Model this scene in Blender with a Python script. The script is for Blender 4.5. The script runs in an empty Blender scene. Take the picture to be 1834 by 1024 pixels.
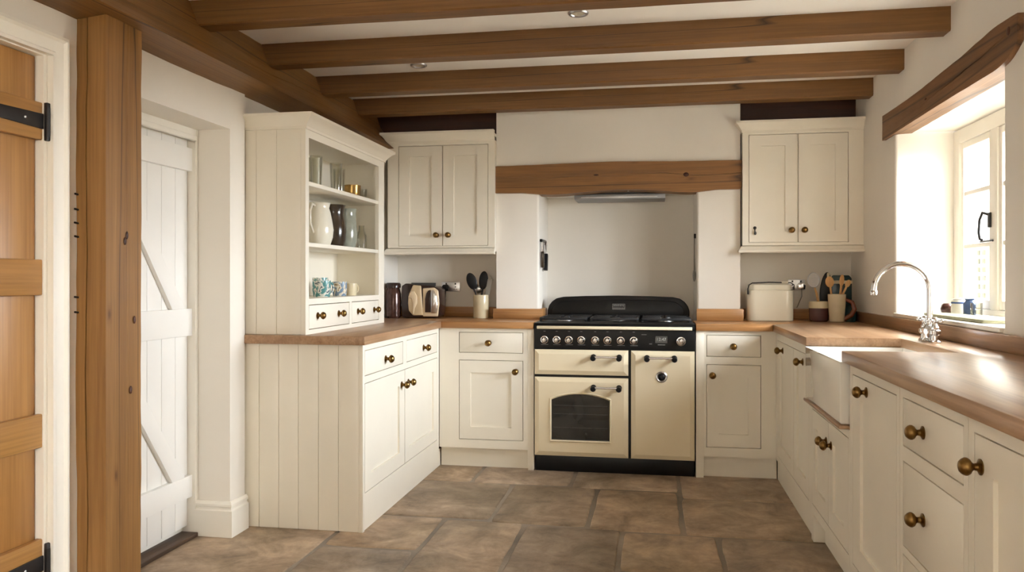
import bpy, bmesh, math, random
from mathutils import Vector, Matrix, noise
random.seed(7)
PI = math.pi
SC = bpy.context.scene
COL = SC.collection

# ------------------------------------------------------------------ materials
def newmat(name):
    m = bpy.data.materials.new(name); m.use_nodes = True
    nt = m.node_tree
    return m, nt, nt.nodes['Principled BSDF']
def nd(nt, t, **kw):
    n = nt.nodes.new(t)
    for k, v in kw.items():
        if k in n.inputs: n.inputs[k].default_value = v
        else: setattr(n, k, v)
    return n
def lk(nt, a, b): nt.links.new(a, b)
def ramp(nt, stops):
    r = nt.nodes.new('ShaderNodeValToRGB'); e = r.color_ramp.elements
    while len(e) < len(stops): e.new(0.5)
    for i, (p, c) in enumerate(stops):
        e[i].position = p; e[i].color = (c[0], c[1], c[2], 1)
    return r
def srgb(r, g, b):
    f = lambda c: (c/255/12.92) if c/255 <= .04045 else ((c/255+.055)/1.055)**2.4
    return (f(r), f(g), f(b))
def coords(nt, scale=(1, 1, 1), kind='Object'):
    tc = nt.nodes.new('ShaderNodeTexCoord'); mp = nt.nodes.new('ShaderNodeMapping')
    mp.inputs['Scale'].default_value = scale
    lk(nt, tc.outputs[kind], mp.inputs['Vector'])
    return mp.outputs['Vector']
def plain(name, col, rough=.5, metal=0, coat=0, var=.04, vscale=6, bump=0, bscale=40, spec=.5):
    """painted / glazed / metal surface with a faint mottling"""
    m, nt, b = newmat(name)
    v = coords(nt)
    n = nd(nt, 'ShaderNodeTexNoise', Scale=vscale, Detail=4.0); lk(nt, v, n.inputs['Vector'])
    r = ramp(nt, [(.3, [c*(1-var) for c in col]), (.7, [min(1, c*(1+var)) for c in col])])
    lk(nt, n.outputs['Fac'], r.inputs['Fac']); lk(nt, r.outputs['Color'], b.inputs['Base Color'])
    b.inputs['Roughness'].default_value = rough; b.inputs['Metallic'].default_value = metal
    b.inputs['Coat Weight'].default_value = coat; b.inputs['Specular IOR Level'].default_value = spec
    if bump:
        n2 = nd(nt, 'ShaderNodeTexNoise', Scale=bscale, Detail=5.0); lk(nt, v, n2.inputs['Vector'])
        bp = nd(nt, 'ShaderNodeBump', Strength=bump, Distance=.01)
        lk(nt, n2.outputs['Fac'], bp.inputs['Height']); lk(nt, bp.outputs['Normal'], b.inputs['Normal'])
    return m
def wood(name, dark, mid, light, axis, rough=.5, crack=0., fine=1., knots=0., stretch=.55, across=9, bump=.25, coat=0.):
    m, nt, b = newmat(name)
    def sc(a, c): s = [c, c, c]; s[axis] = a; return s
    v = coords(nt, sc(stretch, across))
    n = nd(nt, 'ShaderNodeTexNoise', Scale=1.0, Detail=6.0, Roughness=.62, Distortion=.9); lk(nt, v, n.inputs['Vector'])
    r = ramp(nt, [(.28, dark), (.5, mid), (.72, light)]); lk(nt, n.outputs['Fac'], r.inputs['Fac'])
    col = r.outputs['Color']
    v2 = coords(nt, sc(2.2, 110*fine))
    n2 = nd(nt, 'ShaderNodeTexNoise', Scale=1.0, Detail=3.0); lk(nt, v2, n2.inputs['Vector'])
    r2 = ramp(nt, [(.3, (.72, .68, .62)), (.6, (1, 1, 1))]); lk(nt, n2.outputs['Fac'], r2.inputs['Fac'])
    mx = nd(nt, 'ShaderNodeMix', data_type='RGBA', blend_type='MULTIPLY'); mx.inputs[0].default_value = .7
    lk(nt, col, mx.inputs[6]); lk(nt, r2.outputs['Color'], mx.inputs[7]); col = mx.outputs[2]
    if crack:
        v3 = coords(nt, sc(.16, 5.0))
        n3 = nd(nt, 'ShaderNodeTexNoise', Scale=1.0, Detail=2.0, Roughness=.4, Distortion=.15); lk(nt, v3, n3.inputs['Vector'])
        a = nd(nt, 'ShaderNodeMath', operation='SUBTRACT'); a.inputs[1].default_value = .47; lk(nt, n3.outputs['Fac'], a.inputs[0])
        ab = nd(nt, 'ShaderNodeMath', operation='ABSOLUTE'); lk(nt, a.outputs[0], ab.inputs[0])
        r3 = ramp(nt, [(0, (.12, .08, .05)), (.006*crack, (.55, .5, .45)), (.02*crack, (1, 1, 1))]); lk(nt, ab.outputs[0], r3.inputs['Fac'])
        m2 = nd(nt, 'ShaderNodeMix', data_type='RGBA', blend_type='MULTIPLY'); m2.inputs[0].default_value = .85
        lk(nt, col, m2.inputs[6]); lk(nt, r3.outputs['Color'], m2.inputs[7]); col = m2.outputs[2]
    if knots:
        v4 = coords(nt, sc(2.2, 5.5))
        vo = nd(nt, 'ShaderNodeTexVoronoi', Scale=1.0); lk(nt, v4, vo.inputs['Vector'])
        r4 = ramp(nt, [(0, (.16, .1, .06)), (.05*knots, (.3, .22, .15)), (.1*knots, (.8, .75, .7)), (.2*knots, (1, 1, 1))]); lk(nt, vo.outputs['Distance'], r4.inputs['Fac'])
        m4 = nd(nt, 'ShaderNodeMix', data_type='RGBA', blend_type='MULTIPLY'); m4.inputs[0].default_value = .8
        lk(nt, col, m4.inputs[6]); lk(nt, r4.outputs['Color'], m4.inputs[7]); col = m4.outputs[2]
    lk(nt, col, b.inputs['Base Color'])
    b.inputs['Roughness'].default_value = rough; b.inputs['Coat Weight'].default_value = coat
    bp = nd(nt, 'ShaderNodeBump', Strength=bump, Distance=.004)
    lk(nt, n2.outputs['Fac'], bp.inputs['Height']); lk(nt, bp.outputs['Normal'], b.inputs['Normal'])
    return m
def clear_glass(name, tint=(1, 1, 1), gloss=.12):
    m, nt, b = newmat(name); nt.nodes.remove(b)
    out = nt.nodes['Material Output']
    t = nd(nt, 'ShaderNodeBsdfTransparent'); t.inputs['Color'].default_value = (*tint, 1)
    g = nd(nt, 'ShaderNodeBsdfGlossy'); g.inputs['Roughness'].default_value = .04
    fr = nd(nt, 'ShaderNodeLayerWeight', Blend=.35)
    mm = nd(nt, 'ShaderNodeMath', operation='MULTIPLY'); mm.inputs[1].default_value = gloss*5
    lk(nt, fr.outputs['Fresnel'], mm.inputs[0])
    cl = nd(nt, 'ShaderNodeClamp'); lk(nt, mm.outputs[0], cl.inputs['Value'])
    mx = nd(nt, 'ShaderNodeMixShader'); lk(nt, cl.outputs[0], mx.inputs[0]); lk(nt, t.outputs[0], mx.inputs[1]); lk(nt, g.outputs[0], mx.inputs[2])
    lk(nt, mx.outputs[0], out.inputs['Surface'])
    return m
def patterned(name, base, cols, scale):
    m, nt, b = newmat(name)
    v = coords(nt)
    n = nd(nt, 'ShaderNodeTexNoise', Scale=scale, Detail=2.0, Distortion=1.5); lk(nt, v, n.inputs['Vector'])
    stops = [(0, cols[0]), (.46, cols[0]), (.50, base), (.57, base), (.62, cols[1]), (.68, cols[1]), (.74, base)]
    r = ramp(nt, stops); lk(nt, n.outputs['Fac'], r.inputs['Fac']); lk(nt, r.outputs['Color'], b.inputs['Base Color'])
    b.inputs['Roughness'].default_value = .18
    return m
def stone_mat():
    m, nt, b = newmat('flagstone')
    geo = nd(nt, 'ShaderNodeNewGeometry')
    v = coords(nt)
    n = nd(nt, 'ShaderNodeTexNoise', Scale=4.5, Detail=8.0, Roughness=.68, Distortion=.7); lk(nt, v, n.inputs['Vector'])
    r = ramp(nt, [(.26, srgb(112, 97, 83)), (.45, srgb(160, 141, 122)), (.6, srgb(186, 166, 146)), (.8, srgb(218, 200, 180))])
    lk(nt, n.outputs['Fac'], r.inputs['Fac'])
    hr = ramp(nt, [(0, (.72, .72, .74)), (.25, (1.05, .97, .86)), (.5, (.84, .8, .74)), (.75, (1.12, 1.04, .92)), (1, (.93, .93, .95))])
    lk(nt, geo.outputs['Random Per Island'], hr.inputs['Fac'])
    mx = nd(nt, 'ShaderNodeMix', data_type='RGBA', blend_type='MULTIPLY'); mx.inputs[0].default_value = 1
    lk(nt, r.outputs['Color'], mx.inputs[6]); lk(nt, hr.outputs['Color'], mx.inputs[7])
    n2 = nd(nt, 'ShaderNodeTexNoise', Scale=1.7, Detail=3.0, Roughness=.55); lk(nt, v, n2.inputs['Vector'])
    r2 = ramp(nt, [(.36, (.62, .63, .58)), (.58, (1, 1, 1))]); lk(nt, n2.outputs['Fac'], r2.inputs['Fac'])
    m2 = nd(nt, 'ShaderNodeMix', data_type='RGBA', blend_type='MULTIPLY'); m2.inputs[0].default_value = .8
    lk(nt, mx.outputs[2], m2.inputs[6]); lk(nt, r2.outputs['Color'], m2.inputs[7])
    n4 = nd(nt, 'ShaderNodeTexNoise', Scale=16.0, Detail=6.0, Roughness=.7); lk(nt, v, n4.inputs['Vector'])
    r4 = ramp(nt, [(.3, (.76, .74, .72)), (.5, (1, 1, 1)), (.72, (1.18, 1.17, 1.15))]); lk(nt, n4.outputs['Fac'], r4.inputs['Fac'])
    m3 = nd(nt, 'ShaderNodeMix', data_type='RGBA', blend_type='MULTIPLY'); m3.inputs[0].default_value = .9
    lk(nt, m2.outputs[2], m3.inputs[6]); lk(nt, r4.outputs['Color'], m3.inputs[7])
    lk(nt, m3.outputs[2], b.inputs['Base Color'])
    b.inputs['Roughness'].default_value = .52
    n3 = nd(nt, 'ShaderNodeTexNoise', Scale=22.0, Detail=6.0); lk(nt, v, n3.inputs['Vector'])
    bp = nd(nt, 'ShaderNodeBump', Strength=.35, Distance=.012); lk(nt, n3.outputs['Fac'], bp.inputs['Height']); lk(nt, bp.outputs['Normal'], b.inputs['Normal'])
    return m

M = {}
M['plaster'] = plain('plaster', srgb(234, 228, 218), .85, var=.025, vscale=2.5, bump=.12, bscale=9)
M['ceiling'] = plain('ceiling_paint', srgb(247, 243, 237), .9, var=.015, vscale=2, bump=.05)
M['white'] = plain('white_gloss', srgb(241, 238, 232), .38, var=.015)
M['frame'] = plain('frame_paint', srgb(240, 235, 224), .4, var=.015)
M['cream'] = plain('cream_paint', srgb(236, 229, 214), .42, var=.015)
M['enamel'] = plain('cream_enamel', srgb(230, 216, 186), .18, var=.01, coat=.3)
M['black'] = plain('black_enamel', (.004, .004, .0042), .34, var=.1, spec=.3)
M['iron'] = plain('cast_iron', (.012, .012, .013), .5, var=.2, vscale=40, bump=.1, bscale=120)
M['wrought'] = plain('black_iron', (.02, .017, .016), .45, metal=.3, var=.2, vscale=30)
M['chrome'] = plain('chrome', (.78, .78, .79), .09, metal=1, var=.02)
M['steel'] = plain('brushed_steel', (.62, .62, .63), .3, metal=1, var=.05, vscale=60)
M['greysteel'] = plain('grey_steel', (.3, .3, .3), .45, metal=.8, var=.05)
M['brass'] = plain('aged_brass', srgb(132, 102, 58), .3, metal=1, var=.25, vscale=60)
M['copper'] = plain('copper_glaze', srgb(74, 48, 40), .14, metal=.25, var=.4, vscale=40)
M['frost'] = plain('frosted_glass', srgb(206, 200, 180), .3, var=.05)
M['gold'] = plain('gold_glass', srgb(158, 124, 66), .2, metal=.6, var=.3, vscale=30)
D = srgb(112, 74, 34)
M['oak_x'] = wood('oak_joist', srgb(104, 68, 31), srgb(122, 84, 41), srgb(138, 97, 50), 0, crack=.2, knots=.3)
M['oak_y'] = wood('oak_beam', srgb(112, 75, 36), srgb(130, 91, 45), srgb(150, 108, 56), 1, crack=.35, knots=.6)
M['oak_z'] = wood('oak_post', srgb(124, 86, 42), srgb(146, 104, 54), srgb(166, 122, 68), 2, crack=.3, knots=.55)
M['oak_chim'] = wood('oak_mantel', srgb(108, 72, 34), srgb(138, 94, 46), srgb(158, 110, 60), 0, crack=.35, knots=.5)
M['oak_lint'] = wood('oak_lintel', srgb(102, 70, 42), srgb(134, 94, 58), srgb(162, 120, 80), 1, crack=.8, knots=.8)
M['knot_shade_oak'] = wood('knot_shade_oak', srgb(50, 24, 12), srgb(70, 34, 18), srgb(88, 46, 24), 0, knots=.3)  # dark by nature for the knots; shadow painted in on the wall plates
M['door_oak'] = wood('door_oak', srgb(146, 98, 48), srgb(168, 120, 64), srgb(182, 136, 78), 2, knots=.5, across=6, rough=.42, bump=.1)
M['door_oak_y'] = wood('door_oak_rail', srgb(148, 100, 50), srgb(172, 124, 66), srgb(186, 140, 80), 1, knots=.4, across=6, rough=.42, bump=.1)
M['top_y'] = wood('worktop_oak', srgb(142, 106, 76), srgb(168, 131, 98), srgb(188, 155, 122), 1, rough=.28, across=14, stretch=.9, bump=.08)
M['top_x'] = wood('worktop_oak_back', srgb(152, 106, 62), srgb(182, 132, 82), srgb(202, 154, 102), 0, rough=.34, across=14, stretch=.9, bump=.08)
M['thresh'] = wood('threshold_oak', srgb(52, 38, 28), srgb(82, 62, 46), srgb(104, 82, 60), 1)
M['spoon'] = wood('beech', srgb(176, 128, 74), srgb(204, 158, 98), srgb(222, 184, 128), 2, across=20)
M['stone'] = stone_mat()
M['grout'] = plain('grout', srgb(146, 134, 120), .9, var=.5, vscale=1.3, bump=.4, bscale=60)
M['glass'] = clear_glass('window_glass', (.98, .99, .98), .08)
M['drink'] = clear_glass('drinking_glass', (.93, .93, .9), .1)
M['ovenglass'] = plain('oven_glass', (.02, .02, .018), .06, var=.2, coat=.5)
M['rack'] = plain('dull_rack', (.05, .05, .045), .5)
M['fire'] = plain('fireclay', srgb(240, 237, 230), .1, var=.01, coat=.6)
M['cer_white'] = plain('white_ceramic', srgb(226, 220, 204), .14, var=.02, coat=.3)
M['cer_brown'] = plain('brown_ceramic', srgb(58, 46, 34), .16, var=.3, vscale=20)
M['cer_celadon'] = plain('grey_green_glaze', srgb(150, 152, 138), .12, var=.15, vscale=25, coat=.3)
M['crock'] = plain('stoneware', srgb(206, 192, 160), .25, var=.08, vscale=14)
M['teal_cup'] = patterned('teal_pattern', srgb(214, 214, 204), (srgb(84, 136, 136), srgb(58, 82, 96)), 20)
M['blue_cup'] = patterned('blue_pattern', srgb(214, 206, 188), (srgb(112, 132, 152), srgb(150, 128, 92)), 22)
M['plastic'] = plain('black_nylon', (.008, .008, .009), .32, spec=.25)
M['grey_ut'] = plain('grey_utensil', srgb(140, 134, 124), .35)
M['plum'] = plain('plum_glaze', srgb(80, 48, 46), .2, var=.15)
M['terra'] = plain('terracotta_glaze', srgb(120, 62, 36), .22, var=.15)
M['bread'] = plain('cream_tin', srgb(232, 226, 208), .24, var=.02, coat=.2)
M['tealpot'] = plain('teal_glaze', srgb(34, 62, 66), .2, var=.2)
M['blue'] = plain('blue_glaze', srgb(72, 92, 132), .2, var=.2, vscale=30)
M['label_grey'] = plain('grey_print', srgb(150, 148, 144), .4)
M['slate'] = plain('mossy_board', srgb(150, 146, 116), .6, var=.25, vscale=20)
M['pave'] = plain('paving', srgb(190, 184, 172), .9, var=.1, vscale=2)
M['hedge'] = plain('trellis_paint', srgb(74, 84, 66), .8, var=.2)
M['pocket'] = plain('dark_interior', (.03, .028, .025), .6)
M['brownpl'] = plain('dark_brown_gloss', srgb(54, 36, 30), .2, var=.2)
M['tan'] = plain('tan_enamel', srgb(208, 184, 146), .3, var=.05)
M['crescent'] = plain('pale_enamel', srgb(222, 200, 166), .3, var=.05)

# ------------------------------------------------------------------ mesh builder
class MB:
    def __init__(s): s.bm = bmesh.new()
    def _bev(s, geom, w, seg=2):
        bmesh.ops.bevel(s.bm, geom=geom, offset=w, segments=seg, profile=.5, affect='EDGES', clamp_overlap=True)
    def box(s, x0, x1, y0, y1, z0, z1, bev=0, seg=2):
        x0, x1 = min(x0, x1), max(x0, x1); y0, y1 = min(y0, y1), max(y0, y1); z0, z1 = min(z0, z1), max(z0, z1)
        v = [s.bm.verts.new(p) for p in ((x0,y0,z0),(x1,y0,z0),(x1,y1,z0),(x0,y1,z0),(x0,y0,z1),(x1,y0,z1),(x1,y1,z1),(x0,y1,z1))]
        f = [s.bm.faces.new([v[i] for i in q]) for q in ((3,2,1,0),(4,5,6,7),(0,1,5,4),(1,2,6,5),(2,3,7,6),(3,0,4,7))]
        if bev: s._bev(list({e for q in f for e in q.edges}), bev, seg)
        return s
    def prism(s, poly, axis, a0, a1, bev=0, seg=2, caps=True):
        """poly: 2D points in the plane of the other two axes (in xyz order)"""
        def P(p, a):
            q = list(p); q.insert(axis, a); return q
        A = [s.bm.verts.new(P(p, a0)) for p in poly]; B = [s.bm.verts.new(P(p, a1)) for p in poly]
        n = len(poly); fs = [s.bm.faces.new(A), s.bm.faces.new(B[::-1])]
        for i in range(n): fs.append(s.bm.faces.new((A[i], B[i], B[(i+1) % n], A[(i+1) % n])))
        bmesh.ops.recalc_face_normals(s.bm, faces=fs)
        if bev: s._bev([e for e in {e for q in fs for e in q.edges}], bev, seg)
        return s
    def lathe(s, prof, c, axis=(0, 0, 1), n=28, sx=1, sy=1):
        """prof [(r, h)], c base point, axis direction"""
        ax = Vector(axis).normalized(); q = Vector((0, 0, 1)).rotation_difference(ax); c = Vector(c)
        rings = []
        for r, h in prof:
            if r < 1e-6: rings.append([s.bm.verts.new(c + q @ Vector((0, 0, h)))])
            else: rings.append([s.bm.verts.new(c + q @ Vector((r*sx*math.cos(2*PI*i/n), r*sy*math.sin(2*PI*i/n), h))) for i in range(n)])
        fs = []
        for a, b in zip(rings, rings[1:]):
            for i in range(n):
                j = (i+1) % n
                if len(a) == 1 and len(b) == 1: break
                if len(a) == 1: fs.append(s.bm.faces.new((a[0], b[j], b[i])))
                elif len(b) == 1: fs.append(s.bm.faces.new((a[i], a[j], b[0])))
                else: fs.append(s.bm.faces.new((a[i], a[j], b[j], b[i])))
        return s
    def tube(s, pts, r, n=12, cap=True, flat=1.0):
        pts = [Vector(p) for p in pts]; R = r if isinstance(r, (list, tuple)) else [r]*len(pts)
        rings = []; up = None
        for i, p in enumerate(pts):
            t = (pts[min(i+1, len(pts)-1)] - pts[max(i-1, 0)]).normalized()
            if up is None:
                up = Vector((0, 0, 1)) if abs(t.z) < .9 else Vector((1, 0, 0))
            a = (up - t*up.dot(t)).normalized(); b = t.cross(a); up = a
            rings.append([s.bm.verts.new(p + a*R[i]*math.cos(2*PI*k/n) + b*R[i]*flat*math.sin(2*PI*k/n)) for k in range(n)])
        for A, B in zip(rings, rings[1:]):
            for k in range(n): s.bm.faces.new((A[k], A[(k+1) % n], B[(k+1) % n], B[k]))
        if cap:
            s.bm.faces.new(rings[0][::-1]); s.bm.faces.new(rings[-1])
        return s
    def ball(s, c, r, sx=1, sy=1, sz=1, u=20, v=12):
        m = Matrix.Translation(c) @ Matrix.Diagonal((r*sx, r*sy, r*sz, 1))
        bmesh.ops.create_uvsphere(s.bm, u_segments=u, v_segments=v, radius=1, matrix=m); return s
    def sweep(s, path, prof, closed_prof=True):
        """path: 2D polyline; prof [(outward d, z)], outward = right of travel; mitred"""
        path = [Vector(p) for p in path]; n = len(path); rows = []
        for i, p in enumerate(path):
            ds = []
            if i > 0: ds.append((path[i]-path[i-1]).normalized())
            if i < n-1: ds.append((path[i+1]-path[i]).normalized())
            ns = [Vector((d.y, -d.x)) for d in ds]
            m = ns[0] if len(ns) == 1 else (ns[0]+ns[1]) / (1 + ns[0].dot(ns[1]))
            rows.append([s.bm.verts.new((p.x+m.x*d, p.y+m.y*d, z)) for d, z in prof])
        k = len(prof); fs = []
        for A, B in zip(rows, rows[1:]):
            for j in range(k if closed_prof else k-1): fs.append(s.bm.faces.new((A[j], B[j], B[(j+1) % k], A[(j+1) % k])))
        if closed_prof: fs.append(s.bm.faces.new(rows[0])); fs.append(s.bm.faces.new(rows[-1][::-1]))
        bmesh.ops.recalc_face_normals(s.bm, faces=fs)
        return s
    def rough_bar(s, sec_fn, axis, a0, a1, n, amp, seed, res=5, fscale=2.2, fine=.3):
        """bar along axis whose cross-section (list of 2D corners from sec_fn(t)) is subdivided and hewn uneven"""
        rows = []
        for i in range(n+1):
            t = i/n; a = a0+(a1-a0)*t; corners = sec_fn(t); pts = []
            for k in range(len(corners)):
                p, q = Vector(corners[k]), Vector(corners[(k+1) % len(corners)])
                for j in range(res):
                    f = j/res
                    # soften arrises
                    pts.append(p.lerp(q, f))
            c = sum(pts, Vector((0, 0)))/len(pts); row = []
            for p in pts:
                d = (p-c).normalized(); q3 = list(p); q3.insert(axis, a); q3 = Vector(q3)
                w = noise.noise(q3*fscale+Vector((seed, 0, 0)))*amp + noise.noise(q3*fscale*5+Vector((0, seed, 0)))*amp*fine
                p2 = p+d*w; o = list(p2); o.insert(axis, a); row.append(s.bm.verts.new(o))
            rows.append(row)
        fs = []
        for A, B in zip(rows, rows[1:]):
            k = len(A)
            for j in range(k): fs.append(s.bm.faces.new((A[j], A[(j+1) % k], B[(j+1) % k], B[j])))
        fs.append(s.bm.faces.new(rows[0][::-1])); fs.append(s.bm.faces.new(rows[-1]))
        bmesh.ops.recalc_face_normals(s.bm, faces=fs)
        return s
    def mesh(s, name, off=(0, 0, 0), smooth=35):
        off = Vector(off)
        for v in s.bm.verts: v.co -= off
        me = bpy.data.meshes.new(name); s.bm.to_mesh(me); s.bm.free()
        if smooth:
            me.shade_smooth(); me.set_sharp_from_angle(angle=math.radians(smooth))
        return me

def rootloc(o):
    while o.parent: o = o.parent
    return o.location
def build(mb, name, mat, parent=None, loc=(0, 0, 0), smooth=35, mats=None):
    off = rootloc(parent) if parent else Vector(loc)
    me = mb.mesh(name, off, smooth)
    for m in (mats or [mat]): me.materials.append(m if not isinstance(m, str) else M[m])
    o = bpy.data.objects.new(name, me); COL.objects.link(o)
    if parent: o.parent = parent
    else: o.location = loc
    return o
def tag(o, label=None, cat=None, group=None, kind=None):
    if label: o['label'] = label
    if cat: o['category'] = cat
    if group: o['group'] = group
    if kind: o['kind'] = kind
    return o
def thing(name, label, cat, loc, group=None, kind=None):
    o = bpy.data.objects.new(name, None); COL.objects.link(o); o.location = loc
    o.empty_display_size = .05
    return tag(o, label, cat, group, kind)
def struct(mb, name, mat, label=None, cat=None, smooth=35, mats=None):
    return tag(build(mb, name, mat, smooth=smooth, mats=mats), label, cat, kind='structure')

# face-plane mapper: s along the run, z up, d outward from the face
class Face:
    def __init__(s, kind, at): s.k = kind; s.at = at
    def box(s, mb, s0, s1, z0, z1, d0, d1, bev=0):
        if s.k == 'L': mb.box(s.at+d0, s.at+d1, s0, s1, z0, z1, bev)       # faces +x
        elif s.k == 'R': mb.box(s.at-d0, s.at-d1, s0, s1, z0, z1, bev)     # faces -x
        else: mb.box(s0, s1, s.at-d0, s.at-d1, z0, z1, bev)                # faces -y
    def pt(s, a, z, d): return {'L': (s.at+d, a, z), 'R': (s.at-d, a, z), 'B': (a, s.at-d, z)}[s.k]
    def out(s): return {'L': (1, 0, 0), 'R': (-1, 0, 0), 'B': (0, -1, 0)}[s.k]

KNOBS = {}
def knob(face, parent, a, z, scale=1.0, d=0):
    key = (face.k, scale)
    if key not in KNOBS:
        k = scale
        pr = [(0, 0), (.0175*k, 0), (.0175*k, .0025*k), (.013*k, .0045*k), (.0085*k, .008*k), (.0075*k, .014*k), (.0095*k, .018*k), (.0165*k, .0225*k),
              (.0195*k, .028*k), (.0195*k, .032*k), (.0165*k, .038*k), (.015*k, .0395*k), (.0115*k, .043*k), (.0095*k, .0438*k), (.004*k, .0455*k), (0, .0458*k)]
        mb = MB().lathe(pr, (0, 0, 0), face.out(), 24)
        me = mb.mesh('knob'); me.materials.append(M['brass']); KNOBS[key] = me
    o = bpy.data.objects.new('knob', KNOBS[key]); COL.objects.link(o); o.parent = parent
    o.location = Vector(face.pt(a, z, d)) - rootloc(parent)
    return o
G = .0035
def shaker(face, parent, s0, s1, z0, z1, stile=.07, rail=.075, brail=None, kn=None, th=.02, ks=1.0):
    mb = MB(); brail = brail or rail
    s0, s1, z0, z1 = s0+G, s1-G, z0+G, z1-G
    face.box(mb, s0, s0+stile, z0, z1, -th, 0); face.box(mb, s1-stile, s1, z0, z1, -th, 0)
    face.box(mb, s0+stile, s1-stile, z0, z0+brail, -th, 0); face.box(mb, s0+stile, s1-stile, z1-rail, z1, -th, 0)
    face.box(mb, s0+stile, s1-stile, z0+brail, z1-rail, -th, -.010)
    o = build(mb, 'door', 'cream', parent)
    if kn: knob(face, o, kn[0], kn[1], ks)
    return o
def drawer(face, parent, s0, s1, z0, z1, kns=(), ks=1.0):
    mb = MB(); face.box(mb, s0+G, s1-G, z0+G, z1-G, -.02, 0, .0012)
    o = build(mb, 'drawer', 'cream', parent)
    for a, z in kns: knob(face, o, a, z, ks)
    return o
def carcass(face, parent, s0, s1, z0, z1, depth, holes, name='cabinet_body'):
    """body box plus a flush face frame pierced by the holes [(s0,s1,z0,z1)]"""
    mb = MB(); face.box(mb, s0, s1, z0, z1, -depth, -.021)
    ss = sorted({s0, s1, *[h[0] for h in holes], *[h[1] for h in holes]}); zs = sorted({z0, z1, *[h[2] for h in holes], *[h[3] for h in holes]})
    for i in range(len(zs)-1):
        run = None
        for j in range(len(ss)-1):
            cs, cz = (ss[j]+ss[j+1])/2, (zs[i]+zs[i+1])/2
            inside = any(h[0] < cs < h[1] and h[2] < cz < h[3] for h in holes)
            if not inside:
                face.box(mb, ss[j], ss[j+1], zs[i], zs[i+1], -.021, 0)
    bmesh.ops.remove_doubles(mb.bm, verts=mb.bm.verts, dist=1e-5)
    # drop coincident inner faces left by neighbouring frame pieces
    seen = {}
    for f in list(mb.bm.faces):
        k = tuple(sorted(v.index for v in f.verts)) if False else frozenset(f.verts)
        seen.setdefault(k, []).append(f)
    kill = [f for fs in seen.values() if len(fs) > 1 for f in fs]
    if kill: bmesh.ops.delete(mb.bm, geom=kill, context='FACES')
    return build(mb, name, 'cream', parent, smooth=0)

# ------------------------------------------------------------------ room numbers (metres)
WL, XR, YB, YF, ZC = -1.885, 1.25, 5.45, -1.9, 2.33
FBACK = 4.79          # face of the units along the back wall
CH0, CH1, CHY = -1.03, .531, 5.18

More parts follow.
